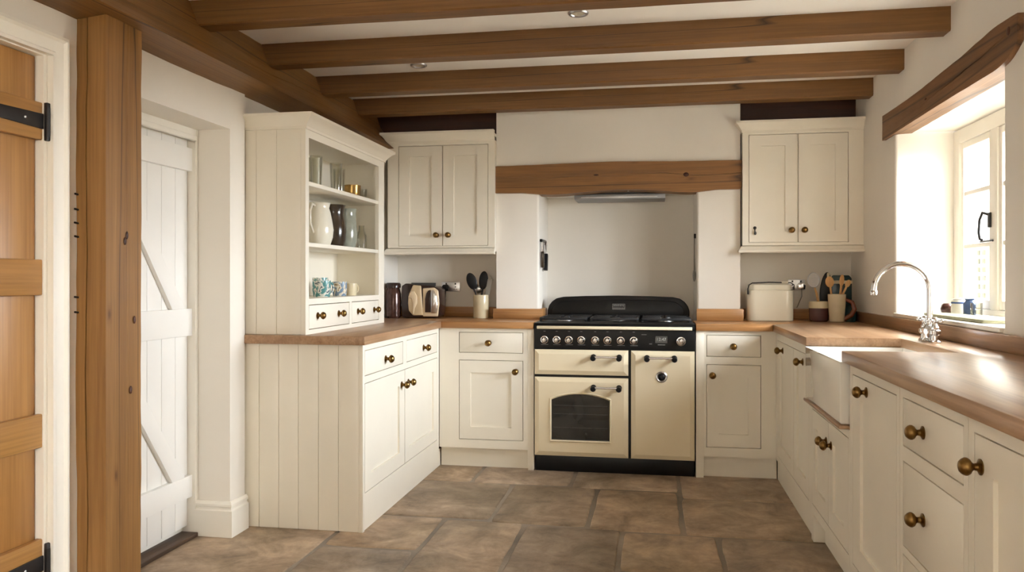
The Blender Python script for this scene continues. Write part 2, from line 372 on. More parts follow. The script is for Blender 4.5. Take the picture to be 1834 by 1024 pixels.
# ------------------------------------------------------------------ floor: one slab field
def make_floor():
    mb = MB(); bm = mb.bm
    rects = [ # x0,x1,y0,y1
        (-2.3, -1.035, 4.46, 5.8), (-1.035, -.465, 4.46, 5.8), (-.465, .137, 4.44, 5.8), (.137, 1.9, 4.32, 5.8),
        (-2.3, -1.75, 3.77, 4.46), (-1.75, -.785, 3.77, 4.46), (-.785, -.31, 3.74, 4.45), (-.31, .13, 3.71, 4.43), (.13, 1.9, 3.70, 4.32),
        (-2.3, -1.44, 2.55, 3.77), (-1.44, -1.0, 3.29, 3.77), (-1.44, -1.0, 2.72, 3.29), (-1.0, -.605, 2.95, 3.75), (-.605, -.146, 2.9, 3.73), (-.146, .28, 3.2, 3.70), (.28, 1.0, 2.98, 3.70), (1.0, 1.9, 2.98, 3.70),
        (-.146, .28, 2.62, 3.2), (.28, .9, 2.4, 2.98), (.9, 1.9, 2.4, 2.98), (-.605, -.146, 2.3, 2.9), (-1.0, -.605, 2.35, 2.95), (-1.44, -1.0, 2.1, 2.72), (-2.3, -1.44, 1.9, 2.55)]
    y = 2.62; rnd = random.Random(3)
    rows = [(1.55, 2.1), (1.0, 1.55), (.4, 1.0), (-.2, .4), (-.8, -.2), (-1.4, -.8), (-2.0, -1.4)]
    for (a, b) in rows:
        x = -2.3 - rnd.random()*.3
        while x < 1.9:
            w = rnd.choice((.42, .5, .62, .75)); rects.append((x, x+w, a, b)); x += w
    fills = [(-2.3, -1.44, 2.1, 1.9), ]
    rects += [(-.146, .28, 2.1, 2.62), (.28, 1.9, 2.1, 2.4), (-.605, -.146, 2.1, 2.3), (-1.0, -.605, 2.1, 2.35)]
    g = .0095
    for i, (x0, x1, y0, y1) in enumerate(rects):
        if y0 == 1.9 and x0 == -2.3: y0 = 2.1
        x0 += g; x1 -= g; y0 += g; y1 -= g
        if x1-x0 < .03 or y1-y0 < .03: continue
        pts = []; st = .045
        for (p, q) in (((x0, y0), (x1, y0)), ((x1, y0), (x1, y1)), ((x1, y1), (x0, y1)), ((x0, y1), (x0, y0))):
            n = max(2, int((Vector(q)-Vector(p)).length/st))
            for k in range(n): pts.append(Vector(p).lerp(Vector(q), k/n))
        cx, cy = (x0+x1)/2, (y0+y1)/2; lo = []; hi = []; md = []
        for p in pts:
            # rounded corners + wavering edges
            dx, dy = p.x-cx, p.y-cy; hx, hy = (x1-x0)/2, (y1-y0)/2
            r = .02; ex, ey = max(0, abs(dx)-(hx-r)), max(0, abs(dy)-(hy-r))
            if ex > 0 and ey > 0:
                l = math.hypot(ex, ey); f = r/l if l > r else 1
                dx = math.copysign(hx-r+ex*f, dx); dy = math.copysign(hy-r+ey*f, dy)
            wv = noise.noise(Vector((p.x*5+i*3.1, p.y*5, i)))*.007 + noise.noise(Vector((p.x*19, p.y*19+i, i)))*.003
            d = Vector((dx, dy)).normalized(); q = Vector((cx+dx, cy+dy)) + d*wv
            inw = -Vector((math.copysign(1, dx) if abs(dx) > hx-.03 else 0, math.copysign(1, dy) if abs(dy) > hy-.03 else 0))
            inw = inw.normalized() if inw.length else Vector((0, 0))
            lo.append(bm.verts.new((q.x, q.y, -.012))); q2 = q+inw*.003; md.append(bm.verts.new((q2.x, q2.y, -.003))); q3 = q+inw*.009
            hi.append(bm.verts.new((q3.x, q3.y, 0)))
        n = len(pts)
        for k in range(n):
            j = (k+1) % n
            bm.faces.new((lo[k], lo[j], md[j], md[k])); bm.faces.new((md[k], md[j], hi[j], hi[k]))
        bm.faces.new(hi)
    ns = len(bm.faces)
    mb.box(-2.35, 1.95, -2.0, 5.85, -.12, -.006)
    bm.faces.ensure_lookup_table()
    for f in bm.faces[ns:]: f.material_index = 1
    return struct(mb, 'floor', None, mats=['stone', 'grout'], smooth=50)
make_floor()

# ------------------------------------------------------------------ walls
def pierced(mb, axis, at, depth, a0, a1, z0, z1, holes, bev=.012):
    """wall face in plane axis=at with openings; reveals run to at+depth. holes: (a0,a1,z0,z1)"""
    bm = mb.bm; A = sorted({a0, a1, *[h[0] for h in holes], *[h[1] for h in holes]}); Z = sorted({z0, z1, *[h[2] for h in holes], *[h[3] for h in holes]})
    def P(a, z, d=0): return (at+d, a, z) if axis == 0 else (a, at+d, z)
    V = {}
    def vv(a, z):
        if (a, z) not in V: V[(a, z)] = bm.verts.new(P(a, z))
        return V[(a, z)]
    fs = []
    for i in range(len(A)-1):
        for j in range(len(Z)-1):
            ca, cz = (A[i]+A[i+1])/2, (Z[j]+Z[j+1])/2
            if any(h[0] < ca < h[1] and h[2] < cz < h[3] for h in holes): continue
            fs.append(bm.faces.new([vv(A[i], Z[j]), vv(A[i+1], Z[j]), vv(A[i+1], Z[j+1]), vv(A[i], Z[j+1])]))
    edges = []
    for h in holes:
        aa = [a for a in A if h[0] <= a <= h[1]]; zz = [z for z in Z if h[2] <= z <= h[3]]
        loop = [(a, zz[0]) for a in aa] + [(aa[-1], z) for z in zz[1:]] + [(a, zz[-1]) for a in aa[-2::-1]] + [(aa[0], z) for z in zz[-2:0:-1]]
        fr = [vv(*p) for p in loop]; bk = [bm.verts.new(P(*p, depth)) for p in loop]; n = len(loop)
        for k in range(n):
            f = bm.faces.new((fr[k], fr[(k+1) % n], bk[(k+1) % n], bk[k])); fs.append(f)
            edges.append(bm.edges.get((fr[k], fr[(k+1) % n])))
    bmesh.ops.recalc_face_normals(bm, faces=fs)
    if bev: mb._bev([e for e in edges if e], bev, 3)
    return mb

# left wall: oak door opening, deep recess for the white door, return wall by the units
TH = .32; ZT = 2.03      # the wall head sits under the big beam
for bx in ((WL-TH, WL, YF, 1.40, 0, ZT), (WL-TH, WL, 1.40, 2.215, 1.872, ZT), (WL-TH, WL, 2.215, 2.56, 0, ZT), (WL-TH, WL, 2.56, 3.318, 1.838, ZT),
           (WL-TH, WL, 3.318, 3.45, 0, ZT), (WL-TH, -1.91, 3.45, YB+.2, 0, ZT), (-1.91, -1.80, 4.72, YB, .901, 2.0), (WL-TH-.05, WL-TH, YF, YB+.2, 0, ZC), (WL-TH, -1.93, 5.1, YB+.2, 2.03, ZC)):
    struct(MB().box(*bx), 'wall_left', 'plaster', smooth=0)
# right wall with the kitchen window and an unseen side opening added for fill light
WIN = (3.17, 4.497, .983, 1.932); FILL_OPENING = (-1.5, -.95, .03, 1.6)
mb = pierced(MB(), 0, XR, .36, YF, YB+.2, 0, ZC, [WIN, FILL_OPENING], .016)
struct(mb, 'wall_right', 'plaster')
# back wall
mb = MB(); mb.box(-2.0, CH0+.02, YB, YB+.15, 0, ZC); mb.box(CH1-.02, XR+.3, YB, YB+.15, 0, ZC); mb.box(CH0, CH1, 5.62, 5.75, 0, ZC)
struct(mb, 'wall_back', 'plaster', smooth=0)
# chimney breast with its cooker niche
def pier(x0, x1, xin, side):
    mb = MB().box(x0, x1, CHY, 5.62, 0, 1.735)
    vert = [e for e in mb.bm.edges if abs(e.verts[0].co.z-e.verts[1].co.z) > .5 and e.verts[0].co.y < 5.3 and abs(e.verts[0].co.x-xin) < 1e-4]
    mb._bev(vert, .016, 3); struct(mb, 'wall_chimney', 'plaster', smooth=50)
pier(CH0, -.746, -.746, 1); pier(.265, CH1, .265, -1)
struct(MB().box(CH0, CH1, CHY, 5.62, 1.735, ZC), 'wall_chimney', 'plaster', smooth=0)
# wall behind the viewer with an added, unseen opening for fill light
GD = (-1.3, .7, .85, 2.0)
mb = pierced(MB(), 1, YF, -.12, -2.25, XR+.1, 0, ZC, [GD], .01)
struct(mb, 'wall_front', 'plaster')
mb = MB(); mb.box(-2.3, 1.75, YF-.2, 5.8, ZC, ZC+.12); struct(mb, 'ceiling', 'ceiling', smooth=0)

# skirting round the return wall beside the white door
SK = [(0, 0), (.02, 0), (.02, .118), (.012, .124), (.012, .132), (.017, .136), (.017, .146), (.008, .158), (0, .158)]
mb = MB().sweep([(-2.05, 3.318), (WL, 3.318), (WL, 3.45)], SK)
struct(mb, 'baseboard_left', 'frame')

# ------------------------------------------------------------------ doors
def x_plate(mb, poly_yz, x0, x1, bev=0): mb.prism(poly_yz, 0, x0, x1, bev)
# oak ledged door
d1 = thing('door_1', 'oak plank door with black strap hinges left of the oak post', 'door', (-1.93, 1.83, 0), kind='structure')
mb = MB()
ys = [1.43, 1.585, 1.74, 1.895, 2.05, 2.203]
for a, b in zip(ys, ys[1:]): mb.box(-1.945, -1.915, a+.0008, b-.0008, .012, 1.86, .003, 2)
build(mb, 'plank_panel', 'door_oak', d1)
for z0, z1 in ((1.597, 1.715), (1.11, 1.222), (.632, .737), (.12, .345)):
    mb = MB().box(-1.9155, -1.893, 1.44, 2.213, z0, z1, .004); build(mb, 'ledge', 'door_oak_y', d1)
for zc in (1.655, .270):
    mb = MB()
    x_plate(mb, [(1.72, zc-.012), (2.205, zc-.024), (2.205, zc+.024), (1.72, zc+.012)], -1.8935, -1.886, .0015)
    mb.ball((-1.89, 1.72, zc), .022, .3, 1, 1)
    mb.box(-1.894, -1.876, 2.207, 2.236, zc-.060, zc+.060, .003)
    mb.lathe([(0, 0), (.007, 0), (.007, .09), (0, .09)], (-1.878, 2.212, zc-.045), (0, 0, 1), 14)
    h = build(mb, 'strap_hinge', 'wrought', d1)
    for y in (1.85, 2.0, 2.13):
        build(MB().ball((-1.8862, y, zc), .005, .6, 1, 1), 'screw', 'steel', h)
mb = MB()   # architrave
AR = [(0, 0), (.068, 0), (.068, .026), (.058, .028), (.050, .02), (.016, .017), (.010, .024), (0, .024)]
def casing(mb, x, ya, yb, zt, prof, rebate=True):
    """three-sided casing in plane x: prof (w outward from opening, thickness)"""
    path = [(ya, 0), (ya, zt), (yb, zt), (yb, 0)]
    outs = [(-1, 0), (-1, 1), (1, 1), (1, 0)]
    rows = [[mb.bm.verts.new((x+t, p[0]+o[0]*w, p[1]+o[1]*w)) for w, t in prof] for p, o in zip(path, outs)]
    k = len(prof); fs = []
    for A, B in zip(rows, rows[1:]):
        for j in range(k): fs.append(mb.bm.faces.new((A[j], B[j], B[(j+1) % k], A[(j+1) % k])))
    fs.append(mb.bm.faces.new(rows[0])); fs.append(mb.bm.faces.new(rows[-1]))
    bmesh.ops.recalc_face_normals(mb.bm, faces=fs)
casing(mb, WL-.004, 1.41, 2.220, 1.866, AR)
mb.box(-2.0, WL-.002, 2.206, 2.222, 0, 1.866); mb.box(-2.0, WL-.002, 1.405, 1.42, 0, 1.866); mb.box(-2.0, WL-.002, 1.42, 2.206, 1.862, 1.874)
build(mb, 'door_frame', 'frame', d1)

# white ledged and braced door in the recess
d2 = thing('door_2', 'white ledged and braced plank door in the recess behind the oak post', 'door', (-2.08, 2.93, 0), kind='structure')
mb = MB(); XF = -2.082; ysd = [2.545, 2.66, 2.775, 2.89, 3.005, 3.105, 3.205, 3.298]
for a, b in zip(ysd, ysd[1:]): mb.box(XF-.022, XF, a+.0006, b-.0006, .045, 1.80, .0035, 2)
build(mb, 'plank_panel', 'white', d2)
for z0, z1 in ((1.648, 1.752), (.906, 1.028), (.177, .276)):
    build(MB().box(XF-.001, XF+.022, 2.55, 3.308, z0, z1, .002), 'ledge', 'white', d2)
for z0, z1 in ((1.028, 1.648), (.276, .906)):
    mb = MB(); dz = z1-z0
    # brace rises towards the viewer side
    k = (1.286-1.026)/(3.152-2.964)
    yl = 3.152; run = dz/k; 
    poly = [(yl, z0), (yl+.095, z0), (yl+.095-run, z1), (yl-run, z1)]
    x_plate(mb, poly, XF-.001, XF+.020, .0015)
    build(mb, 'brace', 'white', d2)
mb = MB(); FR = [(0, 0), (.048, 0), (.048, .03), (.02, .034), (.012, .028), (0, .028)]
mb.box(-2.12, -2.045, 3.300, 3.3175, 0, 1.8375); mb.box(-2.12, -2.045, 2.5, 3.300, 1.803, 1.8375)
mb.box(-2.10, -2.042, 3.309, 3.3172, 0, 1.8375, .003, 3); mb.box(-2.064, -2.041, 2.5, 3.309, 1.785, 1.81, .006, 3)
build(mb, 'door_frame', 'frame', d2)
mb = MB().box(-2.2, -2.03, 2.5, 3.30, -.004, .018, .004); build(mb, 'threshold', 'thresh', d2)
mb = MB().box(-2.2, -2.11, 2.5, 3.33, 0, 1.84); build(mb, 'door_lining', 'frame', d2)

# ------------------------------------------------------------------ oak structure
def postsec(t):
    z = t*2.045; c = -1.846+.008*noise.noise(Vector((z*1.7, 3.1, 0)))+.004*noise.noise(Vector((z*7, 1, 0))); w = .0022+.0016*noise.noise(Vector((z*3, 9, 2)))
    c2 = 2.455+.01*noise.noise(Vector((z*1.3, 7.7, 0))); w2 = max(.0004, .0016*(t-.55)*2)
    return [(-1.884, 2.345), (c-w, 2.345), (c, 2.375), (c+w, 2.345), (-1.775, 2.345), (-1.775, c2-w2), (-1.79, c2), (-1.775, c2+w2), (-1.775, 2.53), (-1.884, 2.53)]
mb = MB().rough_bar(postsec, 2, 0, 2.045, 90, .007, 3.3, 4, 1.8, .3)
post = build(mb, 'oak_post', 'oak_z', loc=(-1.83, 2.437, 0), smooth=40)
for y, z in ((2.344, 1.30), (2.343, 1.345), (2.343, 1.39), (2.345, 1.44), (2.343, 1.10), (2.344, 1.05)):
    build(MB().tube([(-1.878, y+.006, z), (-1.879, y-.012, z+.002)], .0035, 8), 'nail', 'wrought', post)
for y, z in ((2.45, 1.31), (2.44, 1.29), (2.49, 1.02), (2.47, .78)):
    build(MB().ball((-1.7735, y, z), .009, .35, .7, 1.5, 12, 8), 'knot', 'knot_shade_oak', post)
tag(post, 'thick upright oak post standing by the left wall under the main beam', 'post')
def bigsec(t):
    q = .5+.35*noise.noise(Vector((t*4, 2, 5)))+.05*noise.noise(Vector((t*30, 2, 5))); p = Vector((-1.885, 2.22)).lerp(Vector((-1.79, 2.10)), q); w = max(0.0003, .0035*noise.noise(Vector((t*7, 8, 1)))+.0015)
    return [(-2.18, 2.33), (-1.925, 2.33), (-1.885, 2.22), (p.x-w*.6, p.y+w*.8), (p.x-.02, p.y-.015), (p.x+w*.6, p.y-w*.8), (-1.79, 2.10), (-1.715, 2.035), (-1.88, 2.02), (-2.18, 2.02)]
mb = MB().rough_bar(bigsec, 1, -1.6, 5.33, 90, .012, 8.1, 4, 1.3, .3)
o = build(mb, 'ceiling_beam', 'oak_y', loc=(-1.9, 2.0, 2.02), smooth=45)
tag(o, 'massive rough oak main beam running from front to back over the post', 'beam')
JO = [('nearest of the thin oak ceiling joists, cut off by the top of the photo', 3.06, 3.16, 2.224),
      ('second oak ceiling joist from the front, longest one fully in view', 3.69, 3.79, 2.224),
      ('third oak ceiling joist, just behind the recessed ceiling light', 4.335, 4.435, 2.226),
      ('fourth oak ceiling joist, right in front of the wall cabinets and chimney', 4.92, 5.02, 2.226)]
for i, (lb, a, b, z) in enumerate(JO):
    def sec(t, a=a, b=b, z=z): return [(a+.006, z), (b-.006, z), (b, z+.006), (b, ZC+.01), (a, ZC+.01), (a, z+.006)]
    mb = MB().rough_bar(sec, 0, -1.93, XR+.02, 60, .0035, i*5.7, 3, 1.4, .3)
    tag(build(mb, 'ceiling_joist', 'oak_x', loc=(-.3, (a+b)/2, z), smooth=40), lb, 'joist', 'oak joists across the ceiling')
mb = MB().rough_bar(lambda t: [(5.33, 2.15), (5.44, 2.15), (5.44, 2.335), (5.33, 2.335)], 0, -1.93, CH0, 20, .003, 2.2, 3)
tag(build(mb, 'wall_plate', 'knot_shade_oak', loc=(-1.4, 5.4, 2.15)), 'oak timber above the left wall cabinet, shadow painted into its colour', 'timber', 'dark timbers above the wall cabinets')
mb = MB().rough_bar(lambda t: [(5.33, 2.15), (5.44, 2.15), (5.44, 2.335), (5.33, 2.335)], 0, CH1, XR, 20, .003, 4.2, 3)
tag(build(mb, 'wall_plate', 'knot_shade_oak', loc=(.9, 5.4, 2.15)), 'oak timber above the right wall cabinet, shadow painted into its colour', 'timber', 'dark timbers above the wall cabinets')

# mantel beam over the cooker
def lerp_tab(tab, x):
    for (a, b), (c, d) in zip(tab, tab[1:]):
        if x <= c: return b+(d-b)*(x-a)/(c-a) if c > a else b
    return tab[-1][1]
TOP = [(-1.045, 1.903), (-.9, 1.905), (-.6, 1.912), (-.25, 1.918), (.1, 1.908), (.3, 1.907), (.54, 1.905)]
BOT = [(-1.045, 1.728), (-.80, 1.724), (-.74, 1.712), (-.62, 1.708), (-.5, 1.718), (-.3, 1.733), (-.1, 1.733), (.05, 1.722), (.2, 1.708), (.28, 1.706), (.35, 1.722), (.54, 1.724)]
def sm(tab, x): return sum(lerp_tab(tab, x+d) for d in (-.06, -.03, 0, .03, .06))/5
def msec(t):
    x = -1.043+t*1.579; b_, t_ = sm(BOT, x), sm(TOP, x)
    zc = b_+(t_-b_)*(.55+.1*noise.noise(Vector((t*5, 4, 7)))+.03*noise.noise(Vector((t*25, 4, 7)))); w = max(.0003, .0018*noise.noise(Vector((t*5, 1, 9)))+(.0018 if t > .8 else .0002))
    return [(5.153, b_), (5.30, b_), (5.30, t_), (5.153, t_), (5.153, zc+w), (5.172, zc), (5.153, zc-w)]
mb = MB().rough_bar(msec, 0, -1.043, .536, 110, .004, 6.6, 4, 2.5, .3)
man = build(mb, 'mantel_beam', 'oak_chim', loc=(-.25, 5.2, 1.71), smooth=40)
build(MB().ball((.197, 5.153, 1.822), .017, 1, .25, .8, 16, 10), 'knot', 'knot_shade_oak', man)
build(MB().ball((-.37, 5.153, 1.832), .010, 1.6, .25, .5, 16, 10), 'knot', 'knot_shade_oak', man)
tag(man, 'oak mantel beam spanning the chimney breast above the range cooker', 'beam')
# window lintel (slopes a little and has a wavy top edge)
LT = [(3.0, 2.075), (3.2, 2.085), (3.6, 2.062), (4.0, 2.05), (4.3, 2.05), (4.662, 2.053)]
LB = [(3.0, 1.985), (3.05, 1.95), (3.15, 1.924), (3.6, 1.927), (4.2, 1.922), (4.662, 1.92)]
def lsec(t):
    y = 3.005+t*1.655; b_, t_ = sm(LB, y), sm(LT, y)
    f = .62-.35*t+.05*noise.noise(Vector((t*6, 4, 4)))+.02*noise.noise(Vector((t*30, 4, 4))); zc = b_+(t_-b_)*f; w = max(.0003, .0022*(1-abs(t-.3)/.45))
    return [(XR-.02, b_), (XR+.085, sm(LB, y)+.006), (XR+.085, t_), (XR-.02, t_), (XR-.02, zc+w), (XR-.001, zc), (XR-.02, zc-w)]
mb = MB().rough_bar(lsec, 1, 3.005, 4.66, 110, .005, 9.4, 4, 2.2, .3)
lin = build(mb, 'window_lintel', 'oak_lint', loc=(XR, 3.8, 1.94), smooth=40)
build(MB().ball((XR-.021, 3.075, 2.035), .02, .25, .7, .8, 16, 10), 'knot', 'knot_shade_oak', lin)
build(MB().ball((XR-.021, 3.95, 1.99), .012, .25, 1.2, .5, 16, 10), 'knot', 'knot_shade_oak', lin)
tag(lin, 'dark oak lintel beam over the window on the right', 'beam')

# ------------------------------------------------------------------ windows
def casement(name, label, xg, y0, y1, z0, z1, lights, bars, sgn=1, handle=None):
    w = thing(name, label, 'window', (xg, (y0+y1)/2, z0), kind='structure')
    mb = MB(); f = .07; fb = .028
    mb.box(xg-.03, xg+.05, y0, y0+f, z0, z1, .003); mb.box(xg-.03, xg+.05, y1-f, y1, z0, z1, .003)
    mb.box(xg-.03, xg+.05, y0+f, y1-f, z0, z0+fb, .003); mb.box(xg-.03, xg+.05, y0+f, y1-f, z1-f, z1, .003)
    for a, b in zip(lights, lights[1:]): mb.box(xg-.03, xg+.05, a[1], b[0], z0+fb, z1-f, .003)
    build(mb, 'window_frame', 'frame', w)
    for a, b in lights:
        mb = MB(); s = .032; a2, b2, c2, d2 = a+.002, b-.002, z0+fb+.002, z1-f-.002
        mb.box(xg-.022, xg+.02, a2, a2+s, c2, d2, .003); mb.box(xg-.022, xg+.02, b2-s, b2, c2, d2, .003)
        mb.box(xg-.022, xg+.02, a2+s, b2-s, c2, c2+s*1.3, .003); mb.box(xg-.022, xg+.02, a2+s, b2-s, d2-s, d2, .003)
        for zb in bars: mb.box(xg-.018, xg+.012, a2+s, b2-s, zb-.011, zb+.011, .003)
        sash = build(mb, 'sash', 'frame', w)
        build(MB().box(xg-.002, xg+.002, a2+s-.004, b2-s+.004, c2+s*1.3-.004, d2-s+.004), 'pane', 'glass', sash)
    return w
w1 = casement('window_1', 'white painted casement window in the deep reveal on the right', 1.565, 3.175, 4.495, .99, 1.925,
              [(3.24, 3.57), (3.645, 3.96), (4.035, 4.418)], [1.325, 1.592])
mb = MB()   # casement fastener
mb.box(1.525, 1.537, 4.02, 4.045, 1.40, 1.47, .003)
mb.tube([(1.53, 4.033, 1.46), (1.515, 4.07, 1.472), (1.51, 4.09, 1.44), (1.51, 4.10, 1.38), (1.512, 4.093, 1.35), (1.516, 4.08, 1.345)], [.007, .007, .006, .006, .006, .007], 10)
build(mb, 'fastener', 'wrought', w1)
mb = MB().tube([(1.526, 3.985, 1.338), (1.526, 4.125, 1.338)], .005, 8); build(mb, 'stay_bar', 'wrought', w1)
mb = MB().box(XR-.012, 1.55, 3.172, 4.495, .965, .9835, .004); tag(build(mb, 'window_sill', 'frame', loc=(1.4, 3.8, .965)), kind='structure')
# glazed door beside the viewer and window behind: unseen, added and sized for fill daylight
gd = thing('door_3', None, None, (1.575, -1.225, 0), kind='structure')
mb = MB(); x0, x1 = 1.545, 1.60
for a, b in ((-1.498, -1.43), (-1.02, -.952)): mb.box(x0, x1, a, b, .032, 1.598, .003)
mb.box(x0, x1, -1.43, -1.02, 1.52, 1.598, .003); mb.box(x0, x1, -1.43, -1.02, .032, .17, .003)
build(mb, 'door_frame', 'frame', gd)
build(MB().box(1.572, 1.577, -1.434, -1.016, .165, 1.525), 'pane', 'glass', gd)
w2 = thing('fill_window', None, None, (-.3, YF-.08, 1), kind='structure')
mb = MB(); y0, y1 = YF-.11, YF-.05; f = .06
for a, b in ((GD[0]+.002, GD[0]+f), (GD[1]-f, GD[1]-.002), (-.33, -.27)): mb.box(a, b, y0, y1, GD[2]+.002, GD[3]-.002, .003)
mb.box(GD[0]+.002, GD[1]-.002, y0, y1, GD[2]+.002, GD[2]+f, .003); mb.box(GD[0]+.002, GD[1]-.002, y0, y1, GD[3]-f, GD[3]-.002, .003)
build(mb, 'window_frame', 'frame', w2)
for a, b in ((GD[0]+f, -.33), (-.27, GD[1]-f)): build(MB().box(a-.004, b+.004, YF-.083, YF-.078, GD[2]+f-.004, GD[3]-f+.004), 'pane', 'glass', w2)

# ------------------------------------------------------------------ left base unit with tongue-and-groove end
lu = thing('base_cabinet', 'cream two-door two-drawer base cabinet with plank end panel under the open dresser', 'cabinet', (-1.6, 4.13, 0), 'cream base cabinets')
F = Face('L', -1.315)
holes = [(3.50, 4.07, .712, .832), (4.13, 4.745, .712, .832), (3.50, 4.10, .172, .680), (4.10, 4.745, .172, .680)]
carcass(F, lu, 3.492, 4.785, .105, .86, .57, holes)
drawer(F, lu, *holes[0], kns=[(3.79, .765)]); drawer(F, lu, *holes[1], kns=[(4.45, .765)])
shaker(F, lu, *holes[2], kn=(4.045, .603), stile=.085); shaker(F, lu, *holes[3], kn=(4.16, .603), stile=.075)
mb = MB(); ex = [-1.905, -1.825, -1.727, -1.629, -1.530, -1.432, -1.3335]
for a, b in zip(ex, ex[1:]): mb.box(a+.0005, b-.0005, 3.472, 3.491, 0, .86, .003, 2)
build(mb, 'side_panel', 'cream', lu)
build(MB().box(-1.3335, -1.313, 3.470, 3.492, 0, .86, .001), 'corner_post', 'cream', lu)
build(MB().box(-1.36, -1.319, 3.492, 4.834, 0, .105), 'plinth', 'cream', lu)

# back-left base unit
bu = thing('base_cabinet', 'cream base cabinet left of the cooker, one drawer over one door', 'cabinet', (-1.02, 5.05, 0), 'cream base cabinets')
F = Face('B', FBACK); h = [(-1.188, -.786, .708, .836), (-1.188, -.786, .174, .664)]
carcass(F, bu, -1.313, -.720, .122, .86, .38, h)
drawer(F, bu, *h[0], kns=[(-1.0, .77)]); shaker(F, bu, *h[1], kn=(-.832, .597), stile=.07)
build(MB().box(-.757, -.720, FBACK-.002, FBACK+.05, 0, .86, .001), 'corner_post', 'cream', bu)
build(MB().box(-1.313, -.757, FBACK+.045, FBACK+.08, 0, .122), 'plinth', 'cream', bu)
# back-right base unit
bu = thing('base_cabinet', 'cream base cabinet right of the cooker, one drawer over one door', 'cabinet', (.45, 5.05, 0), 'cream base cabinets')
h = [(.299, .607, .708, .836), (.299, .607, .179, .664)]
carcass(F, bu, .240, .692, .125, .86, .38, h)
drawer(F, bu, *h[0], kns=[(.451, .77)]); shaker(F, bu, *h[1], kn=(.333, .6), stile=.068)
build(MB().box(.240, .284, FBACK-.002, FBACK+.05, 0, .86, .001), 'corner_post', 'cream', bu)
build(MB().box(.284, .70, FBACK+.045, FBACK+.08, 0, .125), 'plinth', 'cream', bu)

# ------------------------------------------------------------------ right run
F = Face('R', .69); DEP = .53
rc = thing('base_cabinet', 'cream double-door corner cabinet between the back units and the sink', 'cabinet', (.95, 4.26, 0), 'cream base cabinets')
h = [(4.222, 4.745, .155, .812), (3.80, 4.215, .155, .812)]
h = [(4.20, 4.735, .155, .815), (3.795, 4.20, .155, .815)]
carcass(F, rc, 3.752, 4.787, .125, .86, DEP, h)
shaker(F, rc, *h[0], kn=(4.54, .77), stile=.08); shaker(F, rc, *h[1], kn=(3.945, .77), stile=.08)
build(MB().box(.705, .74, 3.752, 4.834, 0, .125), 'plinth', 'cream', rc)
sk = thing('base_cabinet', 'cream sink cabinet with two short doors below the white sink', 'cabinet', (.95, 3.4, 0), 'cream base cabinets')
h = [(3.386, 3.72, .165, .588), (3.045, 3.386, .165, .588)]
carcass(F, sk, 3.03, 3.750, .125, .618, DEP, h)
shaker(F, sk, *h[0], kn=(3.425, .5), stile=.06); shaker(F, sk, *h[1], kn=(3.335, .5), stile=.075)
build(MB().box(.692, .745, 3.70, 3.749, 0, .125, .001), 'foot', 'cream', sk)
build(MB().box(.657, .72, 3.045, 3.745, .6185, .631, .002), 'shelf_strip', 'top_y', sk)
build(MB().box(.74, .76, 3.035, 3.695, 0, .125), 'plinth', 'cream', sk)
tu = thing('base_cabinet', 'cream single tall-door cabinet between the sink and the drawer stack', 'cabinet', (.95, 2.73, 0), 'cream base cabinets')
h = [(2.466, 2.987, .155, .826)]
carcass(F, tu, 2.437, 3.028, .125, .86, DEP, h)
shaker(F, tu, *h[0], kn=(2.80, .786), stile=.098, ks=1.0)
build(MB().box(.74, .76, 2.44, 3.025, 0, .125), 'plinth', 'cream', tu)
du = thing('drawer_cabinet', 'cream drawer stack cabinet with brass knobs in the near right run', 'cabinet', (.95, 2.18, 0), 'cream base cabinets')
h = [(1.958, 2.408, .691, .829), (1.958, 2.408, .41, .65), (1.958, 2.408, .155, .388)]
carcass(F, du, 1.932, 2.435, .125, .86, DEP, h)
for q, z in zip(h, (.76, .532, .27)): drawer(F, du, *q, kns=[(2.235, z)])
build(MB().box(.74, .76, 1.935, 2.435, 0, .125), 'plinth', 'cream', du)
eu = thing('base_cabinet', 'cream shaker door cabinet at the near right edge of the photo', 'cabinet', (.95, 1.5, 0), 'cream base cabinets')
h = [(1.35, 1.898, .155, .826)]
carcass(F, eu, 1.30, 1.930, .125, .86, DEP, h)
shaker(F, eu, *h[0], kn=(1.862, .757), stile=.095)
build(MB().box(.74, .76, 1.30, 1.93, 0, .125), 'plinth', 'cream', eu)

# ------------------------------------------------------------------ worktops
WT0, WT1 = .86, .90
wl = thing('worktop', 'oak worktop running from the dresser to the left of the cooker', 'worktop', (-1.6, 4.5, WT0), 'oak worktops')
mb = MB().prism([(-1.908, 3.445), (-1.295, 3.445), (-1.295, 4.768), (-1.885, 5.449)], 2, WT0, WT1, .003)
mb = MB().prism([(-1.908, 3.445), (-1.295, 3.445), (-1.295, 4.768), (-1.30, 4.775), (-1.80, 5.449), (-1.80, 4.72), (-1.908, 4.719)], 2, WT0, WT1, .003)
build(mb, 'worktop_board', 'top_y', wl)
mb = MB().prism([(-1.2945, 4.767), (-.722, 4.767), (-.722, 5.178), (CH0-.002, 5.178), (CH0-.002, 5.449), (-1.7995, 5.449)], 2, WT0, WT1, .003)
build(mb, 'worktop_board', 'top_x', wl)
build(MB().box(-1.797, CH0-.004, 5.429, 5.449, .90, .968, .002), 'upstand', 'top_x', wl)
mb = MB().prism([(CH0-.018, 5.156), (-.72, 5.156), (-.72, 5.40), (-.744, 5.40), (-.744, 5.178), (CH0-.0005, 5.178), (CH0-.0005, 5.42), (CH0-.018, 5.42)], 2, .90, .967, .0025)
build(mb, 'pier_upstand', 'top_x', wl)
wr = thing('worktop', 'oak worktop right of the cooker turning past the sink along the window wall', 'worktop', (.95, 3.5, WT0), 'oak worktops')
SX0, SX1, SY0, SY1 = .67, 1.068, 3.065, 3.752
